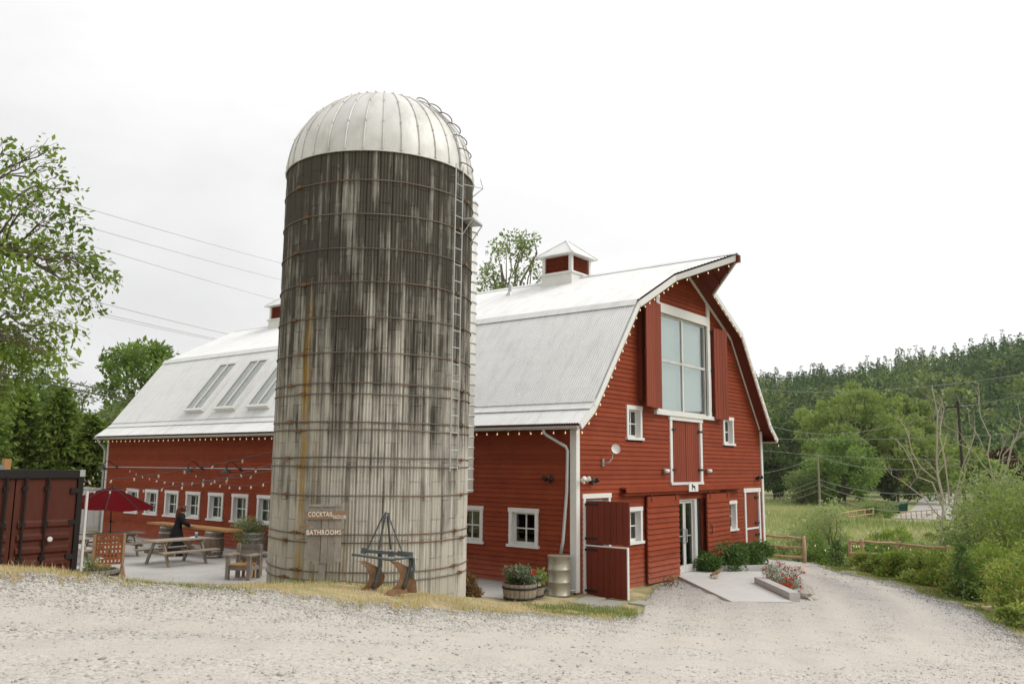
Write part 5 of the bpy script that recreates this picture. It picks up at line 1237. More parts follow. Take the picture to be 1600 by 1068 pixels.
def rock(label, x, y, s, seed, z=None, cat='rock', group=None):
    r = rs_(seed); mb = MB().ball((0,0,0), 1, 9, 6); v = np.array(mb.v); f = 1 + .22*np.sin(v@r.normal(size=3)*3+r.random()*6) + .15*np.sin(v@r.normal(size=3)*6)
    v = v*f[:, None]*np.array(s); mb.v = [tuple(q) for q in v]
    return tag(obj('rock', mb, ROCK, None, (x, y, (gz(x, y) if z is None else z)+s[2]*.4), (0,0,seed)), label, cat, group)
for k, (x, y, s, lab) in enumerate(((4.2,-4.25,(.22,.16,.14),'largest pale rock beyond the kerb end'),(4.65,-4.1,(.19,.14,.16),'rounded pale rock behind the largest one'),(3.8,-4.55,(.14,.13,.10),'small pale rock in front at the kerb end'),(4.95,-3.85,(.16,.12,.10),'pale rock below the poppies'),(5.4,-1.2,(.13,.10,.07),'single rounded rock on the entrance slab'))): rock(lab, x, y, s, 20+k, z=-.13 if k == 4 else None)
tag(obj('driftwood', MB().tube([(5.55,-1.0,-.07),(5.8,-1.05,-.02),(6.15,-1.0,.0),(6.35,-.95,.05)], [.03,.06,.05,.02], 7), RUST), 'short dark piece of driftwood on the entrance slab', 'wood')
# small iron wheels
wx, wy = 3.62, -.72
wh = thing('wheel_axle', 'pair of small rusty spoked iron wheels by the sliding door', 'wheels', (wx, wy, gz(wx, wy)+.01), face_cam(wx, wy)+R(25))
for s in (-.16, .16):
    w_ = obj('wheel', MB().tube([(.15*math.cos(a), s, .155+.15*math.sin(a)) for a in (2*pi*k/20 for k in range(21))], .013, 6, False), RUST, wh)
    for k in range(6): a = pi*k/3; obj('spoke', MB().beam((0,s,.155), (.145*math.cos(a), s, .155+.145*math.sin(a)), .012, .02), RUST, w_)
obj('axle', MB().tube([(0,-.2,.155),(0,.2,.155)], .018, 6), RUST, wh)
# flagstones by the split door
FLAG_M = mat('flagstone', (.36,.34,.305), .9, .18, 2.2, (1,1,1), .15, .25, dirt=(.30,.29,.16), dirt_amt=.5, dirt_scale=2.2)
sp = struct(obj('stone_path', MB().prism([(-.1,-.5,-.3),(-.1,-1.8,-.3),(-1.9,-1.6,-.3),(-1.7,-.4,-.3)], (0,0,.12)), SOIL))
for x, y, w, d, a in ((-.45,-.75,.62,.5,.2),(-1.05,-.95,.55,.6,-.1),(-.5,-1.35,.7,.5,.1),(-1.2,-1.55,.6,.45,.3),(.15,-1.75,.5,.4,0)):
    obj('flagstone', MB().obox((0,0,0), (w,d,.08), (0,0,a)), FLAG_M, sp, (x, y, gz(x, y)+.015))
# planters by the path
for x, y, rt, lab, seed in ((-2.10,.12,.40,'half-barrel planter with a red geranium, left of the pair',1),(-1.42,.32,.34,'smaller half-barrel planter tucked behind, right of the pair',2)):
    z = gz(x, y)-.01; half_barrel(lab, x, y, z, rt, .40)
    bush('potted_plant', 'leafy ferns and geranium in the left half barrel' if seed == 1 else 'leafy plant with white flowers in the smaller half barrel', x, y, rt*2.1, .55, 420+seed, LF_GREY if seed == 1 else LF_COT, 1500, .09, 12, cat='plant', z=z+.34, aspect=.3, flowers=(FL_RED, 8, .09) if seed == 1 else (FL_WHITE, 8, .08))
x, y = -2.0, .25; r = rs_(430); t = thing('fern', 'upright bright fern rising from the left half barrel', 'plant', (x-.12, y, gz(x, y)+.33))
V, F, o_ = [], [], 0
for k in range(16):
    a = r.random()*2*pi; ln = r.uniform(.3, .5); d = np.array([math.cos(a)*.5, math.sin(a)*.5, 1.0]); P = np.array([d*ln*u - np.array([0,0,.16*u*u]) for u in np.linspace(.1, 1, 14)]); v, f = leaf_cloud(r, np.repeat(P, 3, 0), .075, .3); V.append(v); F.append(f+o_); o_ += len(v)
link('frond', fast_mesh('frond', np.vstack(V), np.vstack(F), LF_MAPLE, np.repeat(np.clip(r.normal(.5,.2,o_//4),0,1),4)), t)
bush('barberry', 'low amber and brown shrub at the right foot of the silo', -2.75, 1.05, .62, .62, 440, LF_AMBER, 2200, .06, 12)
# ================================================================ log fences
def log(a, b_, r0, n=5): 
    a, b_ = Vector(a), Vector(b_); pts = [a.lerp(b_, i/n) + Vector((rng.uniform(-.02,.02),)*3)*(0 < i < n) for i in range(n+1)]
    return MB().tube(pts, [r0*rng.uniform(.9,1.1) for _ in pts], 8)
def fence(label, posts, h, rails, closed=True, pr=.07, rr=.05, mat_=None, group='log fences'):
    x0, y0 = posts[0]; t = thing('log_fence', label, 'fence', (x0, y0, gz(x0, y0)), 0, group); o0 = Vector(t.location)
    tops = []
    for x, y in posts:
        q = Vector((x, y, gz(x, y))) - o0; obj('post', log(q-Vector((0,0,.15)), q+Vector((0,0,h)), pr, 2), mat_ or WOOD_L, t, smooth=True); tops.append(q)
    for a, b_ in zip(tops, tops[1:]):
        for f in rails:
            e = Vector((0,0,h*f)); dl = (b_-a).normalized()*.06; obj('rail', log(a+e-dl, b_+e+dl, rr), mat_ or WOOD_L, t, smooth=True)
    return t
PA_ = [(14.5,.95),(14.75,-.55)]; PB_ = [(15.9,-1.9),(14.5,-2.75),(14.9,-3.9),(14.4,-5.6)]
fence('short log fence with three rails beside the barn corner', PA_, 1.0, (.92,.55,.2)); fence('curving log fence with string lights half hidden by roses', PB_, 1.05, (.9,.5,.14))
def on_fence(P, f): return [(x, y-.06, gz(x, y)+f) for x, y in P]
string_light('warm bulb string along the top rail of the curving fence', on_fence(PB_, .86), .32, .02)
string_light('warm bulb string from the short fence towards the fir', [(14.75,-.6,gz(14.75,-.55)+.92),(15.4,-1.5,gz(15.4,-1.5)+.5)], .4, .04)
CORD = mat('orange_cord', (.6,.14,.03), .6, .1)
tag(obj('extension_cord', MB().tube([(14.8,-2.2,gz(14.8,-2.2)+.5),(14.55,-2.55,gz(14.5,-2.6)+.22),(14.45,-2.9,gz(14.5,-2.9)+.3),(14.6,-3.3,gz(14.6,-3.3)+.15),(14.7,-3.5,gz(14.7,-3.5)+.1)], .012, 5), CORD), 'orange extension cord hanging on the curving log fence', 'cord')
tag(obj('fallen_plank', MB().obox((11.8,-1.35,gz(11.8,-1.35)+.04), (1.1,.14,.05), (0,0,R(-28))), WOOD_L), 'pale plank lying at the far edge of the drive', 'plank')
fp = [place(17.5+ (15.05-17.5)*k/5, 96+(113-96)*k/5) for k in range(6)]
fence('distant rail fence on the meadow', fp, 1.3, (.9,.45), pr=.09, rr=.06)
fp = [place(13.5+(11.5-13.5)*k/7, 112+(122-112)*k/7) for k in range(8)]
fence('distant rail fence along the valley road', fp, .95, (.9,.45), pr=.06, rr=.04)
# ================================================================ valley road, car, bins, poles
ASPH = mat('pale_asphalt', (.45,.425,.39), .9, .08, .5)
L_, R_ = [], []
for az0, az1, d in ((13.9,10.6,114),(13.5,10.6,122),(13.1,10.6,132),(12.8,10.5,145),(12.6,10.5,160),(12.4,10.6,180),(12.2,10.6,205),(11.9,10.5,240)):
    L_.append(place(az0, d)); R_.append(place(az1, d))
vs = [(x, y, gz(x, y)+.05) for x, y in L_+R_]; k = len(L_)
struct(obj('road', MB().add(vs, [(i, k+i, k+i+1, i+1) for i in range(k-1)]), ASPH))
def car(label, az, d, rz, body, z=None):
    x, y = place(az, d); t = thing('car', label, 'car', (x, y, (gz(x, y) if z is None else z)+.06), rz)
    prof_ = [(-2.2,.35),(-2.22,.75),(-1.95,.95),(-1.3,1.0),(-.75,1.42),(.75,1.45),(1.45,1.02),(2.1,.92),(2.22,.6),(2.2,.35)]
    bm_ = MB().prism([(a, -.86, c) for a, c in prof_], (0, 1.72, 0)); obj('body', bm_, body, t)
    for s in (-.87, .865): obj('side_window', MB().prism([(-1.1,s,1.02),(-.7,s,1.36),(.7,s,1.38),(1.2,s,1.02)], (0,.006,0)), INSIDE, t)
    obj('windscreen', MB().prism([(1.43,-.7,1.06),(1.43,.7,1.06),(.85,.62,1.42),(.85,-.62,1.42)], (.02,0,.02)), INSIDE, t)
    for a in (-1.35, 1.35):
        for s in (-.80, .80):
            w_ = obj('wheel', MB().tube([(a,s-.1,.32),(a,s+.1,.32)], .32, 14), PLASTIC_B, t); obj('rim', MB().tube([(a,s-.104,.32),(a,s+.104,.32)], .19, 10), GALV, w_)
    for s in (-.6, .6): obj('headlight', MB().box(2.16,2.23,s-.16,s+.16,.62,.76), WHITE, t)
CAR_W = mat('white_car_paint', (.78,.78,.78), .25, .02, spec=.5); CAR_S = mat('silver_car_paint', (.5,.52,.54), .3, .02, 1, metal=.4)
car('white car driving towards the viewer on the valley road', 11.62, 182, R(191), CAR_W)
car('white car parked far off beside the barn edge', 20.95, 235, R(110), CAR_W); car('silver car parked far off beside the white one', 20.3, 242, R(112), CAR_S)
BIN_M = mat('green_bin', (.02,.075,.05), .5, .1)
for k, (az, d) in enumerate(((13.75,128),(13.5,131),(13.3,134))):
    x, y = place(az, d); t = thing('wheelie_bin', ('dark green wheeled bin, left of the three by the road','dark green wheeled bin, middle of the three by the road','dark green wheeled bin, right of the three by the road')[k], 'bin', (x, y, gz(x, y)), face_cam(x, y), 'bins by the valley road')
    obj('body', MB().add([(-.42,-.42,0),(.42,-.42,0),(.42,.42,0),(-.42,.42,0),(-.52,-.52,1.15),(.52,-.52,1.15),(.52,.52,1.15),(-.52,.52,1.15)], [(3,2,1,0),(4,5,6,7),(0,1,5,4),(1,2,6,5),(2,3,7,6),(3,0,4,7)]), BIN_M, t); obj('lid', MB().obox((0,0,1.2), (1.1,1.15,.08), (R(4),0,0)), BIN_M, t)
POLE_D = mat('tarred_pole', (.05,.04,.035), .9, .2, 2); POLE_G = mat('grey_pole', (.26,.21,.17), .9, .2, 2)
def pole(label, az, d, h, m_, arm=True):
    x, y = place(az, d); t = thing('utility_pole', label, 'pole', (x, y, gz(x, y)), R(az-90))
    obj('shaft', MB().tube([(0,0,-.2),(0,0,h)], [.17,.11], 8), m_, t)
    if arm:
        obj('crossarm', MB().box(-1.1,1.1,-.06,.06,h-.6,h-.46), m_, t)
        for s in (-1,-.4,.4,1): obj('insulator', MB().lathe([(.03,0),(.06,.06),(.03,.12)], 6, (s,0,h-.46)), GALV, t)
    return Vector((x, y, gz(x, y)+h))
p1 = pole('grey wooden utility pole on the meadow', 18.15, 132, 8.0, POLE_G, False)
p2 = pole('tall dark utility pole beside the bare tree', 10.0, 92, 12.6, POLE_D)
WIRE = mat('wire', (.10,.10,.10), .6, .05); WIRE_P = mat('pale_wire', (.30,.30,.29), .6, .05)
def wire(label, a, b_, sag, r_=.02, m_=None, n=18):
    a, b_ = Vector(a), Vector(b_); pts = [a.lerp(b_, i/n) - Vector((0,0,4*sag*(i/n)*(1-i/n))) for i in range(n+1)]
    tag(obj('overhead_wire', MB().tube(pts, r_, 4, False), m_ or WIRE), label, 'wire', 'overhead wires')
def W_(az, d, slope): x, y = place(az, d); return (x, y, 3.05+d*slope)
w0 = W_(24, 118, -.030)
wire('lowest overhead wire from the barn edge to the grey pole', W_(22.5,134,-.008), p1+Vector((0,0,-.15)), .6, .028, WIRE_P); wire('overhead wire from the grey pole to the dark pole, upper', p1+Vector((0,0,-.15)), p2+Vector((0,0,-6.0)), 1.2, .028, WIRE_P)
for k, (dz1, dz2, lab) in enumerate(((-3.6,-8.6,'upper of three low wires between the poles'),(-4.3,-9.2,'middle of three low wires between the poles'),(-5.2,-9.9,'lowest of three low wires between the poles'))):
    wire(lab, p1+Vector((0,0,dz1)), p2+Vector((0,0,dz2)), 1.0+.3*k, .03, WIRE_P); wire(lab.replace('between the poles', 'between barn edge and grey pole'), W_(22.5,136,-.034-.005*k), p1+Vector((0,0,dz1)), .5, .03, WIRE_P)
wire('highest overhead wire crossing the hillside', W_(23,130,.092), W_(4,95,.104), 1.5, .03, WIRE_P); wire('overhead wire drooping to the top of the dark pole', W_(23,140,.062), p2+Vector((0,0,-.5)), 3.0, .03, WIRE_P)
wire('nearly level overhead wire below the pole top', W_(23,135,.034), W_(4,95,.040), .6, .028, WIRE_P); wire('overhead wire leaving the dark pole to the right', p2+Vector((0,0,-.5)), W_(3,80,.11), .8, .025, WIRE_P); wire('lower level wire crossing the cottonwoods', W_(23,134,.022), W_(5,112,.012), .8, .026, WIRE_P)
# wires over the patio side (upper left)
for (a, b_, rr, lab) in (((-13.4,23.6,14.4),(58.0,73.0,27.5),.016,'topmost of the long wires at the upper left'),((-13.4,23.6,13.7),(58.0,73.0,25.3),.016,'second of the long wires at the upper left'),((-14,23.2,13.3),(58.0,73.0,22.1),.016,'third of the long wires at the upper left'),((-11.5,30.4,12.6),(46.0,67.0,16.0),.02,'upper of the thin wires above the far roof'),((-11.5,30.4,11.9),(46.0,67.0,15.4),.02,'lower of the thin wires above the far roof'),((-11.5,30.4,11.7),(46.0,67.0,15.3),.016,'lowest of the thin wires above the far roof')):
    wire(lab, a, b_, .5, rr*.8, WIRE_P)
wire('thick black cable above the far eave, upper', (-8,24.6,7.35), (10.0,27.0,5.4), .25, .03); wire('thick black cable above the far eave, lower', (-8,24.6,7.15), (10.0,27.0,5.2), .3, .03)
# brown shed and white house bits among the trees
x, y = place(11.2, 275); t = thing('shed', 'low brown shed with a shallow roof behind the bare tree', 'building', (x, y, gz(x, y)), face_cam(x, y))
BRN = mat('brown_wall', (.20,.11,.075), .8, .1, 1); obj('wall', MB().box(-5,5,-2.5,2.5,0,4.6), BRN, t); obj('roof', MB().prism([(-5.5,-3,4.6),(5.5,-3,4.6),(5.5,0,5.8),(-5.5,0,5.8)], (0,0,.15)).prism([(-5.5,0,5.8),(5.5,0,5.8),(5.5,3,4.6),(-5.5,3,4.6)], (0,0,.15)), BRN, t)
for a in (-3, 0, 3): obj('window', MB().box(a-.6,a+.6,-2.55,-2.5,2.2,3.6), INSIDE, t)
# ================================================================ shipping container
cx, cy, cz_ = -11.02, 5.04, .27
ct = thing('shipping_container', 'dark red shipping container with closed doors behind the bank', 'container', (cx, cy, cz_))
CONT = mat('container_red', (.095,.022,.012), .6, .22, 1.6, (3,3,.6), .05, .1, dirt=(.05,.022,.015), dirt_amt=.7, dirt_scale=1.6, dirt_stretch=(3,3,.7)); CONT_B = mat('container_black', (.018,.014,.013), .6, .2, 3)
b = MB(); hw_ = 1.22; b.box(-hw_+.06,hw_-.06,.12,6.0,.1,2.5)
for s in (-1, 1):
    for k in range(40): y0 = .15+k*.146; xx = s*(hw_-.03 - (.03 if k % 2 else 0)); b.box(min(xx, s*(hw_-.10)), max(xx, s*(hw_-.10)), y0, y0+.14, .15, 2.45)
obj('shell', b, CONT, ct)
b = MB(); b.box(-hw_,hw_,.0,.14,2.44,2.59); b.box(-hw_,-hw_+.10,.005,.14,.12,2.44); b.box(hw_-.10,hw_,.005,.14,.12,2.44); b.box(-hw_,hw_,.0,.14,.0,.12)
for s in (-1, 1): b.box(s*hw_-.05 if s > 0 else -hw_, hw_ if s > 0 else -hw_+.05, .14, 6.06, 2.46, 2.585)
obj('frame', b, CONT_B, ct)
for s in (-1, 1):
    for z in (.0, 2.47): obj('corner_casting', MB().box(s*hw_-.09 if s > 0 else -hw_-.012, hw_+.012 if s > 0 else -hw_+.09, -.012, .17, z-.002, z+.125), GALV, ct)
for s in (-1, 1):
    x0, x1 = (-1.115, -.012) if s < 0 else (.012, 1.115)
    dr_o = obj('door', MB().box(x0, x1, .05, .09, .13, 2.43), CONT, ct)
    for z in (.78,1.02,1.26,1.50):
        m_ = MB(); m_.prism([(x0+.08, .05, z-.0), (x0+.08, .012, z+.045), (x0+.08, .012, z+.115), (x0+.08, .05, z+.16)], (x1-x0-.16, 0, 0)); obj('rib', m_, CONT, dr_o)
    for f in ((.14, .50) if s > 0 else (.50, .86)):
        xx = x0 + (x1-x0)*f; m_ = MB(); m_.tube([(xx,-.005,.12),(xx,-.005,2.46)], .022, 7)
        for z in (.25,.95,1.6,2.25): m_.box(xx-.05,xx+.05,-.01,.052,z-.035,z+.035)
        obj('locking_bar', m_, CONT_B, dr_o)
    for z in (.35,.95,1.6,2.2): obj('hinge', MB().box((x1-.12 if s > 0 else x0-.06), (x1+.06 if s > 0 else x0+.12), .0, .06, z-.045, z+.045), CONT_B, dr_o)
tag(obj('plastic_cap', MB().lathe([(.04,0),(.05,.015),(.045,.035),(.012,.04)], 12), WHITE, None, (cx+.66, cy-.012, cz_+1.30), (pi/2,0,0)), 'round white cap on the right container door', 'cap')
tag(obj('roof_tarp', MB().box(cx-1.3,cx-.02,cy+.6,cy+1.8,cz_+2.596,cz_+2.68), mat('blue_grey_sheet', (.22,.29,.31), .6, .1)), 'blue-grey metal sheet lying on the container roof', 'sheet')
tag(obj('timber_block', MB().box(cx+.02,cx+.14,cy+.7,cy+.82,cz_+2.596,cz_+2.80), WOOD_O), 'short brown timber block standing on the container roof', 'block')
tag(obj('white_pole', MB().tube([(-9.70,5.08,gz(-9.70,5.08)-.1),(-9.70,5.08,2.45)], .03, 8), WHITE), 'thin white pole at the right side of the container', 'pole')
# planter by the container
x, y = -9.35, 5.15; z = .50; half_barrel('grey half-barrel planter with weeds beside the container', x, y, z, .40, .42, WOOD_G)
bush('potted_plant', 'sparse weeds and white flower in the grey half barrel', x, y, .66, .40, 450, LF_COT, 420, .07, 10, cat='plant', z=z+.36, aspect=.2, flowers=(FL_WHITE, 5, .08))
# ================================================================ patio furniture
def picnic_table(label, x, y, rz, group='picnic tables on the patio'):
    t = thing('picnic_table', label, 'picnic table', (x, y, 0), rz, group); Ln = 1.86
    for k in range(5): y0 = -.36+k*.146; obj('top_plank', MB().box(-Ln/2+rng.uniform(-.01,.01), Ln/2, y0, y0+.138, .70, .738), WOOD_W, t)
    for s in (-1, 1):
        for k in range(2): y0 = s*.66-.14+k*.142; obj('seat_plank', MB().box(-Ln/2, Ln/2+rng.uniform(-.01,.01), y0, y0+.135, .40, .438), WOOD_W, t)
        ex = s*.62
        for q in (-1, 1): obj('leg', MB().beam((ex, q*.22, .70), (ex, q*.60, .0), .045, .10), WOOD_W, t)
        obj('seat_bearer', MB().box(ex+.024,ex+.066,-.80,.80,.31,.398), WOOD_W, t); obj('top_bearer', MB().box(ex+.024,ex+.066,-.34,.34,.61,.698), WOOD_W, t)
        obj('brace', MB().beam((ex*.96,0,.36), (s*.18,0,.66), .04, .08), WOOD_W, t)
    return t
picnic_table('picnic table in the middle of the patio with a cup on it', -3.62, 12.02, R(2))
picnic_table('picnic table under the red parasol', -3.95, 15.42, R(-3))
picnic_table('picnic table half hidden behind the game board', -6.1, 14.3, R(5))
CUP = mat('blue_cup', (.12,.34,.52), .5, .2, 9); t = thing('paper_cup', 'blue and white cup on the middle picnic table', 'cup', (-3.0,12.05,.739)); obj('cup_wall', MB().lathe([(.035,0),(.045,.14)], 14), CUP, t, smooth=True); obj('rim', MB().lathe([(.046,.125),(.048,.14),(.047,.152),(.04,.152)], 14), WHITE, t, smooth=True)
tag(obj('napkin', MB().prism([(-3.22,12.0,.7395),(-3.10,11.95,.7395),(-3.06,12.05,.76),(-3.18,12.10,.745)], (0,0,.015)), WHITE), 'crumpled white napkin beside the cup', 'napkin')
# parasol
ux, uy = -3.95, 15.45
CANVAS = mat('red_canvas', (.085,.003,.005), .9, .08, 2, (1,1,1), .05, spec=.05)
um = thing('parasol', 'open dark red garden parasol over a picnic table', 'parasol', (ux, uy, 0)); um.rotation_euler = (R(-2), R(-2), 0)
obj('pole', MB().tube([(0,0,.02),(0,0,2.2)], .02, 8), DARKM, um); obj('base_plate', MB().lathe([(.22,.0),(.22,.04),(.05,.07),(.04,.25)], 16), DARKM, um); obj('crank', MB().ball((0,0,1.1), .05).beam((0,0,1.1), (.08,-.1,1.08), .02, .02), DARKM, um)
n = 8; rr_, zt_, zr_ = 1.36, 2.2, 1.62
tlt = Matrix.Rotation(R(7), 3, 'X') @ Matrix.Rotation(R(3), 3, 'Y')
def up(v): q = tlt @ (Vector(v) - Vector((0,0,2.0))); return q + Vector((0,0,2.0))
for k in range(n):
    a0, a1 = 2*pi*(k+.3)/n, 2*pi*(k+1.3)/n; vs = [up((0,0,zt_))]; fs = []; rows = 5
    for i in range(1, rows+1):
        u = i/rows; zz = zt_ - (zt_-zr_)*u**1.15
        for j in range(5):
            v = j/4; a_, b_ = Vector((math.cos(a0), math.sin(a0), 0))*rr_*u, Vector((math.cos(a1), math.sin(a1), 0))*rr_*u
            vs.append(up((*(a_.lerp(b_, v))[:2], zz - .05*u*math.sin(pi*v))))
    fs = [(0, 1+j, 2+j) for j in range(4)] + [(1+(i-1)*5+j, 1+i*5+j, 2+i*5+j, 2+(i-1)*5+j) for i in range(1, rows) for j in range(4)]
    obj('canopy_panel', MB().add(vs, fs), CANVAS, um, smooth=True)
    e = Vector((math.cos(a0)*rr_*.98, math.sin(a0)*rr_*.98, zr_-.03)); rb_ = obj('rib', MB().tube([up((0,0,zt_-.06)), up((e.x*.5,e.y*.5,zt_-(zt_-zr_)*.46-.03)), up(e)], .012, 5), DARKM, um)
    obj('seam', MB().tube([up((0,0,zt_+.004)), up((e.x*.25,e.y*.25,zt_-(zt_-zr_)*.203+.004)), up((e.x*.5,e.y*.5,zt_-(zt_-zr_)*.45+.006)), up((e.x*.75,e.y*.75,zt_-(zt_-zr_)*.718+.006)), up((e.x,e.y,zr_+.006))], .014, 5), DARKM, rb_)  # seam, coloured dark to carry the rib's shadow through the canvas too
    obj('strut', MB().tube([up((0,0,1.72)), up((e.x*.5,e.y*.5,zt_-(zt_-zr_)*.46-.04))], .009, 5), DARKM, rb_)
obj('finial', MB().ball(up((0,0,zt_+.03)), .035), DARKM, um)
# counter on barrels against the wall side
BARREL_M = mat('barrel_oak', (.24,.18,.13), .8, .25, 2, (4,4,.6), .1, .15)
def barrel(label, x, y, h=.86, r0=.27, m_=None, group='upright oak barrels'):
    t = thing('barrel', label, 'barrel', (x, y, 0.002), rng.random()*3, group); mb = MB(); n = 20
    for k in range(n):
        a0, a1 = 2*pi*k/n+.01, 2*pi*(k+1)/n-.01; vs = []; rows = 7
        for i in range(rows):
            u = i/(rows-1); r = r0*(1+.20*math.sin(pi*u))
            for a in (a0, a1): vs.append((r*math.cos(a), r*math.sin(a), h*u))
            for a in (a1, a0): vs.append(((r-.03)*math.cos(a), (r-.03)*math.sin(a), h*u))
        mb.add(vs, [(3,2,1,0), tuple(4*(rows-1)+q for q in range(4))] + [(i*4+j, i*4+(j+1)%4, (i+1)*4+(j+1)%4, (i+1)*4+j) for i in range(rows-1) for j in range(4)])
    obj('barrel_staves', mb, m_ or BARREL_M, t)
    for u in (.04,.22,.70,.90):
        r = r0*(1+.20*math.sin(pi*(u+.03)))+.004; obj('hoop', MB().lathe([(r,h*u),(r+.005,h*u+.003),(r+.005,h*u+.05),(r,h*u+.053)], 24), GALV, t, smooth=True)
    obj('head', MB().lathe([(r0-.02,h-.04),(.01,h-.04)], 20), m_ or BARREL_M, t); return t
barrel('oak barrel under the right end of the wooden counter', -1.93, 12.75); barrel('oak barrel under the left end of the wooden counter', -1.88, 15.6)
tag(obj('counter_plank', MB().prism([(-2.18,11.75,.865),(-1.60,11.70,.865),(-1.55,16.6,.865),(-2.10,16.7,.865)], (0,0,.065)), WOOD_O), 'long live-edge timber counter resting on two barrels', 'counter')
barrel('dark planted barrel beside the silo', -.95, 12.0, .80, .34, WOOD_G); bush('potted_plant', 'bushy grey-green shrub growing from the dark barrel beside the silo', -1.15, 12.1, 1.35, .95, 460, LF_SAGE, 3800, .07, 16, cat='plant', z=.55, aspect=.3)
# chair at the bank edge
chx, chy = -4.2, 7.75
ch = thing('armchair', 'rustic wooden armchair at the patio edge left of the silo', 'chair', (chx, chy, 0), face_cam(chx, chy)+R(-28)); ch.scale = (1,1,1)
for sx_ in (-.30, .30):
    obj('leg', MB().box(sx_-.045,sx_+.045,-.32,-.23,0,.60), WOOD_G, ch); obj('leg', MB().box(sx_-.045,sx_+.045,.22,.31,0,.88), WOOD_G, ch); obj('arm', MB().box(sx_-.07,sx_+.07,-.36,.215,.602,.65), WOOD_W, ch); obj('side_rail', MB().box(sx_-.03,sx_+.03,-.228,.218,.24,.34), WOOD_G, ch)
for z in (.50,.66,.80): obj('back_slat', MB().box(-.36,.36,.312,.345,z-.055,z+.055), WOOD_G, ch)
for k in range(4): obj('seat_slat', MB().box(-.255,.255,-.33+k*.14,-.33+k*.14+.13,.36,.40), WOOD_O, ch)
obj('front_rail', MB().box(-.254,.254,-.30,-.26,.25,.355), WOOD_G, ch)
bn = thing('bench', 'low plank bench partly hidden behind the silo edge', 'bench', (-2.6,9.3,0), face_cam(-2.6,9.3)); obj('seat', MB().box(-.7,.7,-.16,.16,.40,.46), WOOD_G, bn)
for s in (-.5,.5): obj('leg', MB().box(s-.05,s+.05,-.12,.12,0,.398), WOOD_G, bn)
sb_ = thing('side_table', 'small orange timber side table by the armchair', 'table', (-3.75,8.0,0), .4); obj('top', MB().box(-.2,.2,-.2,.2,.40,.44), WOOD_O, sb_)
for a in (-.16,.16):
    for c_ in (-.16,.16): obj('leg', MB().box(a-.03,a+.03,c_-.03,c_+.03,0,.398), WOOD_O, sb_)
st_ = thing('stool', 'small orange timber stool beside the game board', 'stool', (-7.05,9.75,0), .5); obj('top', MB().box(-.22,.22,-.18,.18,.40,.45), WOOD_O, st_)
for a in (-.17,.17):
    for c_ in (-.13,.13): obj('leg', MB().box(a-.03,a+.03,c_-.03,c_+.03,0,.398), WOOD_O, st_)
# giant four-in-a-row board
gx_, gy_ = -6.78, 9.88
GB = mat('orange_board', (.36,.12,.045), .65, .12, 3); gb = thing('game_board', 'giant wooden four-in-a-row board on a stand', 'game', (gx_, gy_, 0), face_cam(gx_, gy_)+R(12))
bw, bh, z0 = .62, .72, .44
for k in range(8): xx = -bw/2+k*bw/7; obj('upright_bar', MB().box(xx-.024,xx+.024,-.02,.02,z0,z0+bh), GB, gb)
for k in range(7): zz = z0+k*bh/6; obj('cross_bar', MB().box(-bw/2,bw/2,-.019,.019,zz-.028,zz+.028), GB, gb)
for s in (-1, 1):
    obj('side_post', MB().box(s*(bw/2+.045)-.03,s*(bw/2+.045)+.03,-.03,.03,0,z0+bh+.02), WOOD_L, gb); obj('brace', MB().beam((s*(bw/2+.045),-.03,.42), (s*(bw/2+.05),-.42,.02), .035, .05), WOOD_L, gb); obj('brace', MB().beam((s*(bw/2+.045),.03,.42), (s*(bw/2+.05),.42,.02), .035, .05), WOOD_L, gb)
# timber rack and white fence beyond the container
rk = thing('timber_rack', 'grey timber rack with orange posts between container and patio', 'rack', (-8.6,12.6,0), face_cam(-8.6,12.6)-R(8))
for s in (-.35,.05,.45): obj('post', MB().box(s-.04,s+.04,-.04,.04,0,1.5), WOOD_O, rk)
for z in (.3,.62,.95): obj('shelf', MB().box(-.4,.5,-.25,.25,z,z+.05), WOOD_G, rk)
obj('canopy', MB().prism([(-.7,-.5,1.50),(.6,-.5,1.50),(.6,.4,1.75),(-.7,.4,1.75)], (0,0,.04)), WOOD_L, rk)
obj('pipe_rail', MB().tube([(.5,-.1,.9),(.62,-.1,1.1),(.95,-.1,1.2),(1.0,-.1,1.3)], .025, 6), GALV, rk)
vx, vy = place(65.1, 41.6); vf = thing('vinyl_fence', 'white panel fence with arched top behind the container', 'fence', (vx, vy, gz(vx, vy)), face_cam(vx, vy))
for k in range(12): xx = -1.5+k*.25; obj('panel', MB().box(xx+.005,xx+.245,-.02,.02,.1,1.75+.25*math.sin(pi*(k+.5)/12)), WHITE, vf)
for s in (-1.52, 1.52): obj('post', MB().box(s-.06,s+.06,-.06,.06,0,1.95), WHITE, vf)
for z in (.25,1.6): obj('rail', MB().box(-1.5,1.5,-.04,-.021,z,z+.12), WHITE, vf)
# patio string lights: drop bulbs on black wire from silo to poles
CB_ME = mesh_of('bulb', MB().lathe([(.012,.03),(.016,.01),(.024,-.015),(.026,-.04),(.016,-.062),(.003,-.07)], 10), mat('pale_bulb', (.60,.52,.40), .25, .05, spec=.6), True)
for k, (a, b_, lab) in enumerate((((-6.3,3.75,3.3),(-6.6,22.5,2.7),'patio bulb string farthest from the barn'),((-5.5,4.25,3.2),(-.3,21.6,2.7),'patio bulb string slanting to the far lamp'),((-4.9,4.35,3.0),(-.3,17.2,2.75),'patio bulb string slanting to the middle lamp'),((-6.0,4.0,2.9),(-4.2,24.8,2.5),'lowest sagging patio bulb string'),((-.3,24.0,2.7),(-9.7,9.4,2.6),'patio bulb string crossing from the far barn corner to the container'))):
    string_light(lab, [a, b_], 1.15, .55, sock=True, bulb=CB_ME, wire_r=.007, group='bulb strings over the patio')
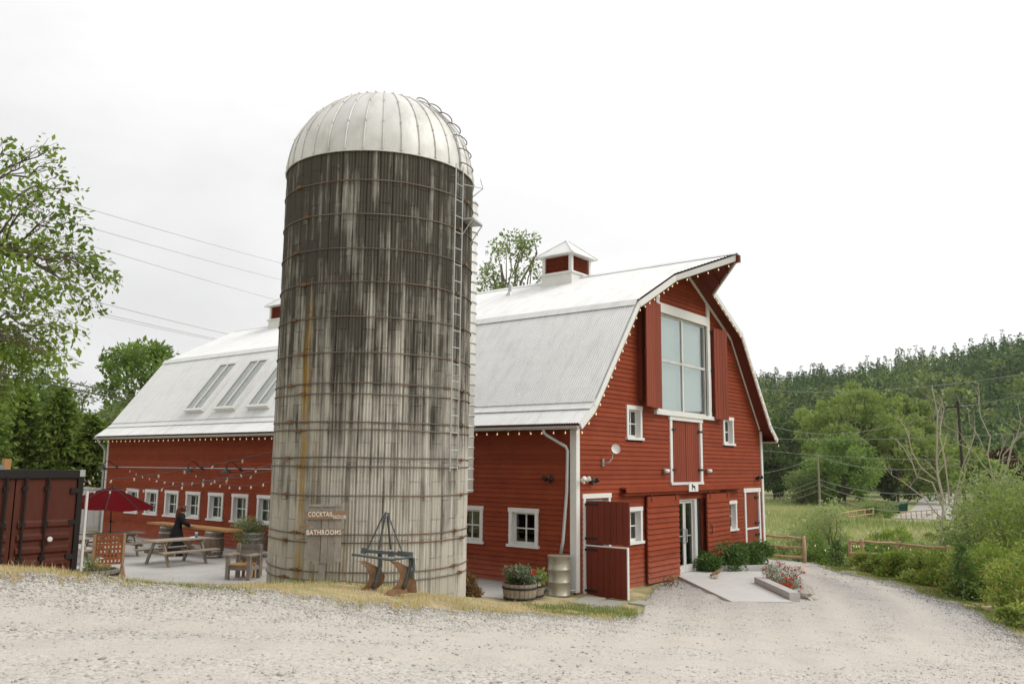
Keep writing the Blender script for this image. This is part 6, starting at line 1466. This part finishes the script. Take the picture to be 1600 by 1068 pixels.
# ================================================================ woman at the counter
SKIN = mat('skin', (.52,.33,.25), .5, .06, 6); HAIR = mat('auburn_hair', (.11,.036,.016), .5, .25, 14, (4,4,1)); DRESS = mat('black_dress', (.012,.012,.013), .85, .2, 6)
wx, wy = -2.52, 14.0
wm = thing('person', 'woman in a long black dress with auburn ponytail leaning over the counter', 'person', (wx, wy, 0), face_cam(wx, wy)+R(10))   # local +x is where she faces
joints = {'pelvis':(0,0,.86),'waist':(.03,0,1.0),'chest':(.09,0,1.2),'neck0':(.14,0,1.34),'neck1':(.175,0,1.40),'head':(.20,0,1.46),'crown':(.215,0,1.55),
 'shl':(.10,.17,1.30),'ell':(.20,.22,1.06),'wrl':(.40,.16,.98),'hal':(.48,.14,.965),'shr':(.10,-.17,1.30),'elr':(.18,-.23,1.05),'wrr':(.36,-.18,.975),'har':(.44,-.16,.96),
 'hil':(.0,.09,.82),'knl':(.03,.09,.46),'anl':(-.02,.09,.08),'tol':(.12,.10,.035),'hir':(.0,-.09,.82),'knr':(.06,-.09,.46),'anr':(.03,-.09,.08),'tor':(.17,-.10,.035)}
rad = {'pelvis':.135,'waist':.115,'chest':.125,'neck0':.055,'neck1':.048,'head':.085,'crown':.075,'shl':.058,'ell':.042,'wrl':.028,'hal':.03,'shr':.058,'elr':.042,'wrr':.028,'har':.03,'hil':.09,'knl':.06,'anl':.04,'tol':.035,'hir':.09,'knr':.06,'anr':.04,'tor':.035}
ed = [('pelvis','waist'),('waist','chest'),('chest','neck0'),('neck0','neck1'),('neck1','head'),('head','crown'),('chest','shl'),('shl','ell'),('ell','wrl'),('wrl','hal'),('chest','shr'),('shr','elr'),('elr','wrr'),('wrr','har'),('pelvis','hil'),('hil','knl'),('knl','anl'),('anl','tol'),('pelvis','hir'),('hir','knr'),('knr','anr'),('anr','tor')]
keys = list(joints); me = bpy.data.meshes.new('body'); vl = [joints[k] for k in keys]; el = [(keys.index(a), keys.index(b_)) for a, b_ in ed]; rl = [rad[k] for k in keys]
for side, wr in ((1,'hal'),(-1,'har')):                  # five fingers, rooted in the palm
    h = Vector(joints[wr])
    for k, (dy_, ln, dx_) in enumerate(((-.028,.062,.02),(-.010,.075,.024),(.008,.072,.024),(.024,.058,.02),(.036*side,.045,-.005))):
        i0 = len(vl); vl += [tuple(h+Vector((dx_, dy_, .0))), tuple(h+Vector((dx_+ln*.55, dy_*1.25, -.012))), tuple(h+Vector((dx_+ln, dy_*1.35, -.034)))]; rl += [.010,.009,.007]
        el += [(keys.index(wr), i0), (i0, i0+1), (i0+1, i0+2)]
me.from_pydata(vl, el, []); body = link('body', me, wm); me.materials.append(SKIN)
md = body.modifiers.new('skin', 'SKIN')
for i, sv in enumerate(me.skin_vertices[0].data): sv.radius = (rl[i], rl[i]); sv.use_root = (i == 0)
body.modifiers.new('sub', 'SUBSURF').levels = 1; body.modifiers['sub'].render_levels = 2
def ell_ring(cx_, cz2, rx, ry, n=24, tilt=0): return [(cx_+rx*math.cos(2*pi*k/n), ry*math.sin(2*pi*k/n), cz2 + tilt*math.cos(2*pi*k/n)) for k in range(n)]
dm = MB(); rows = [(.02,.10,.30,.26,0),(.02,.35,.25,.23,0),(.01,.65,.20,.20,0),(.0,.85,.165,.175,0),(.03,1.0,.125,.145,0),(.06,1.10,.135,.155,0),(.09,1.20,.145,.175,0),(.11,1.28,.135,.215,0),(.12,1.345,.095,.175,-.01),(.14,1.375,.064,.072,-.01)]
vs = []
for i, (c_, z_, rx, ry, ti) in enumerate(rows):
    for k, v in enumerate(ell_ring(c_, z_, rx, ry, 24, ti)):
        f = 1 + (.05*math.sin(k*2*pi/24*8+i) if i < 3 else 0); vs.append((c_+(v[0]-c_)*f, v[1]*f, v[2]))
dm.add(vs, [(i*24+k, i*24+(k+1)%24, (i+1)*24+(k+1)%24, (i+1)*24+k) for i in range(len(rows)-1) for k in range(24)])
for s in ('l','r'): dm.tube([joints['sh'+s], joints['el'+s], joints['wr'+s]], [.092,.068,.048], 12)
obj('dress', dm, DRESS, wm, smooth=True)
hm = MB(); hm.ball((.18,0,1.505), .098, 14, 10, (1.08,.92,1.12)); mb2 = [v for v in hm.v]; hm.v = [(x if not (x > .235 and z < 1.56) else .225, y, z) for x, y, z in mb2]
hm.tube([(.09,0,1.56),(.04,0,1.55),(.0,0,1.46),(-.02,0,1.30),(-.01,0,1.16),(.0,0,1.06)], [.03,.045,.06,.055,.045,.012], 10); obj('hair', hm, HAIR, wm, smooth=True)
fm = MB(); fm.ball((.298,0,1.475), .018, 8, 6, (1.2,.7,1.1)); fm.ball((.288,0,1.435), .014, 8, 6, (.6,1.6,.5))
obj('nose_and_mouth', fm, SKIN, wm, smooth=True)
for s in (-1, 1): obj('eye', MB().ball((.282, s*.032, 1.50), .011, 8, 6), DARKM, wm); obj('shoe', MB().ball((.10 if s > 0 else .15, s*.095, .04), .05, 10, 6, (2.1,.9,.75)), DARKM, wm, smooth=True)
# ================================================================ thin valley haze
HZ = bpy.data.materials.new('haze'); HZ.use_nodes = True; t_ = HZ.node_tree; t_.nodes.clear()
pv = N(t_, 'ShaderNodeVolumePrincipled'); pv.inputs['Color'].default_value = (.93,.96,1,1); pv.inputs['Density'].default_value = .00009; pv.inputs['Anisotropy'].default_value = .2
t_.links.new(pv.outputs[0], N(t_, 'ShaderNodeOutputMaterial').inputs['Volume'])
tag(obj('haze', MB().box(-1500, 1500, -1500, 1500, -14, 140), HZ), 'thin pale air over the valley', 'haze', None, 'stuff')
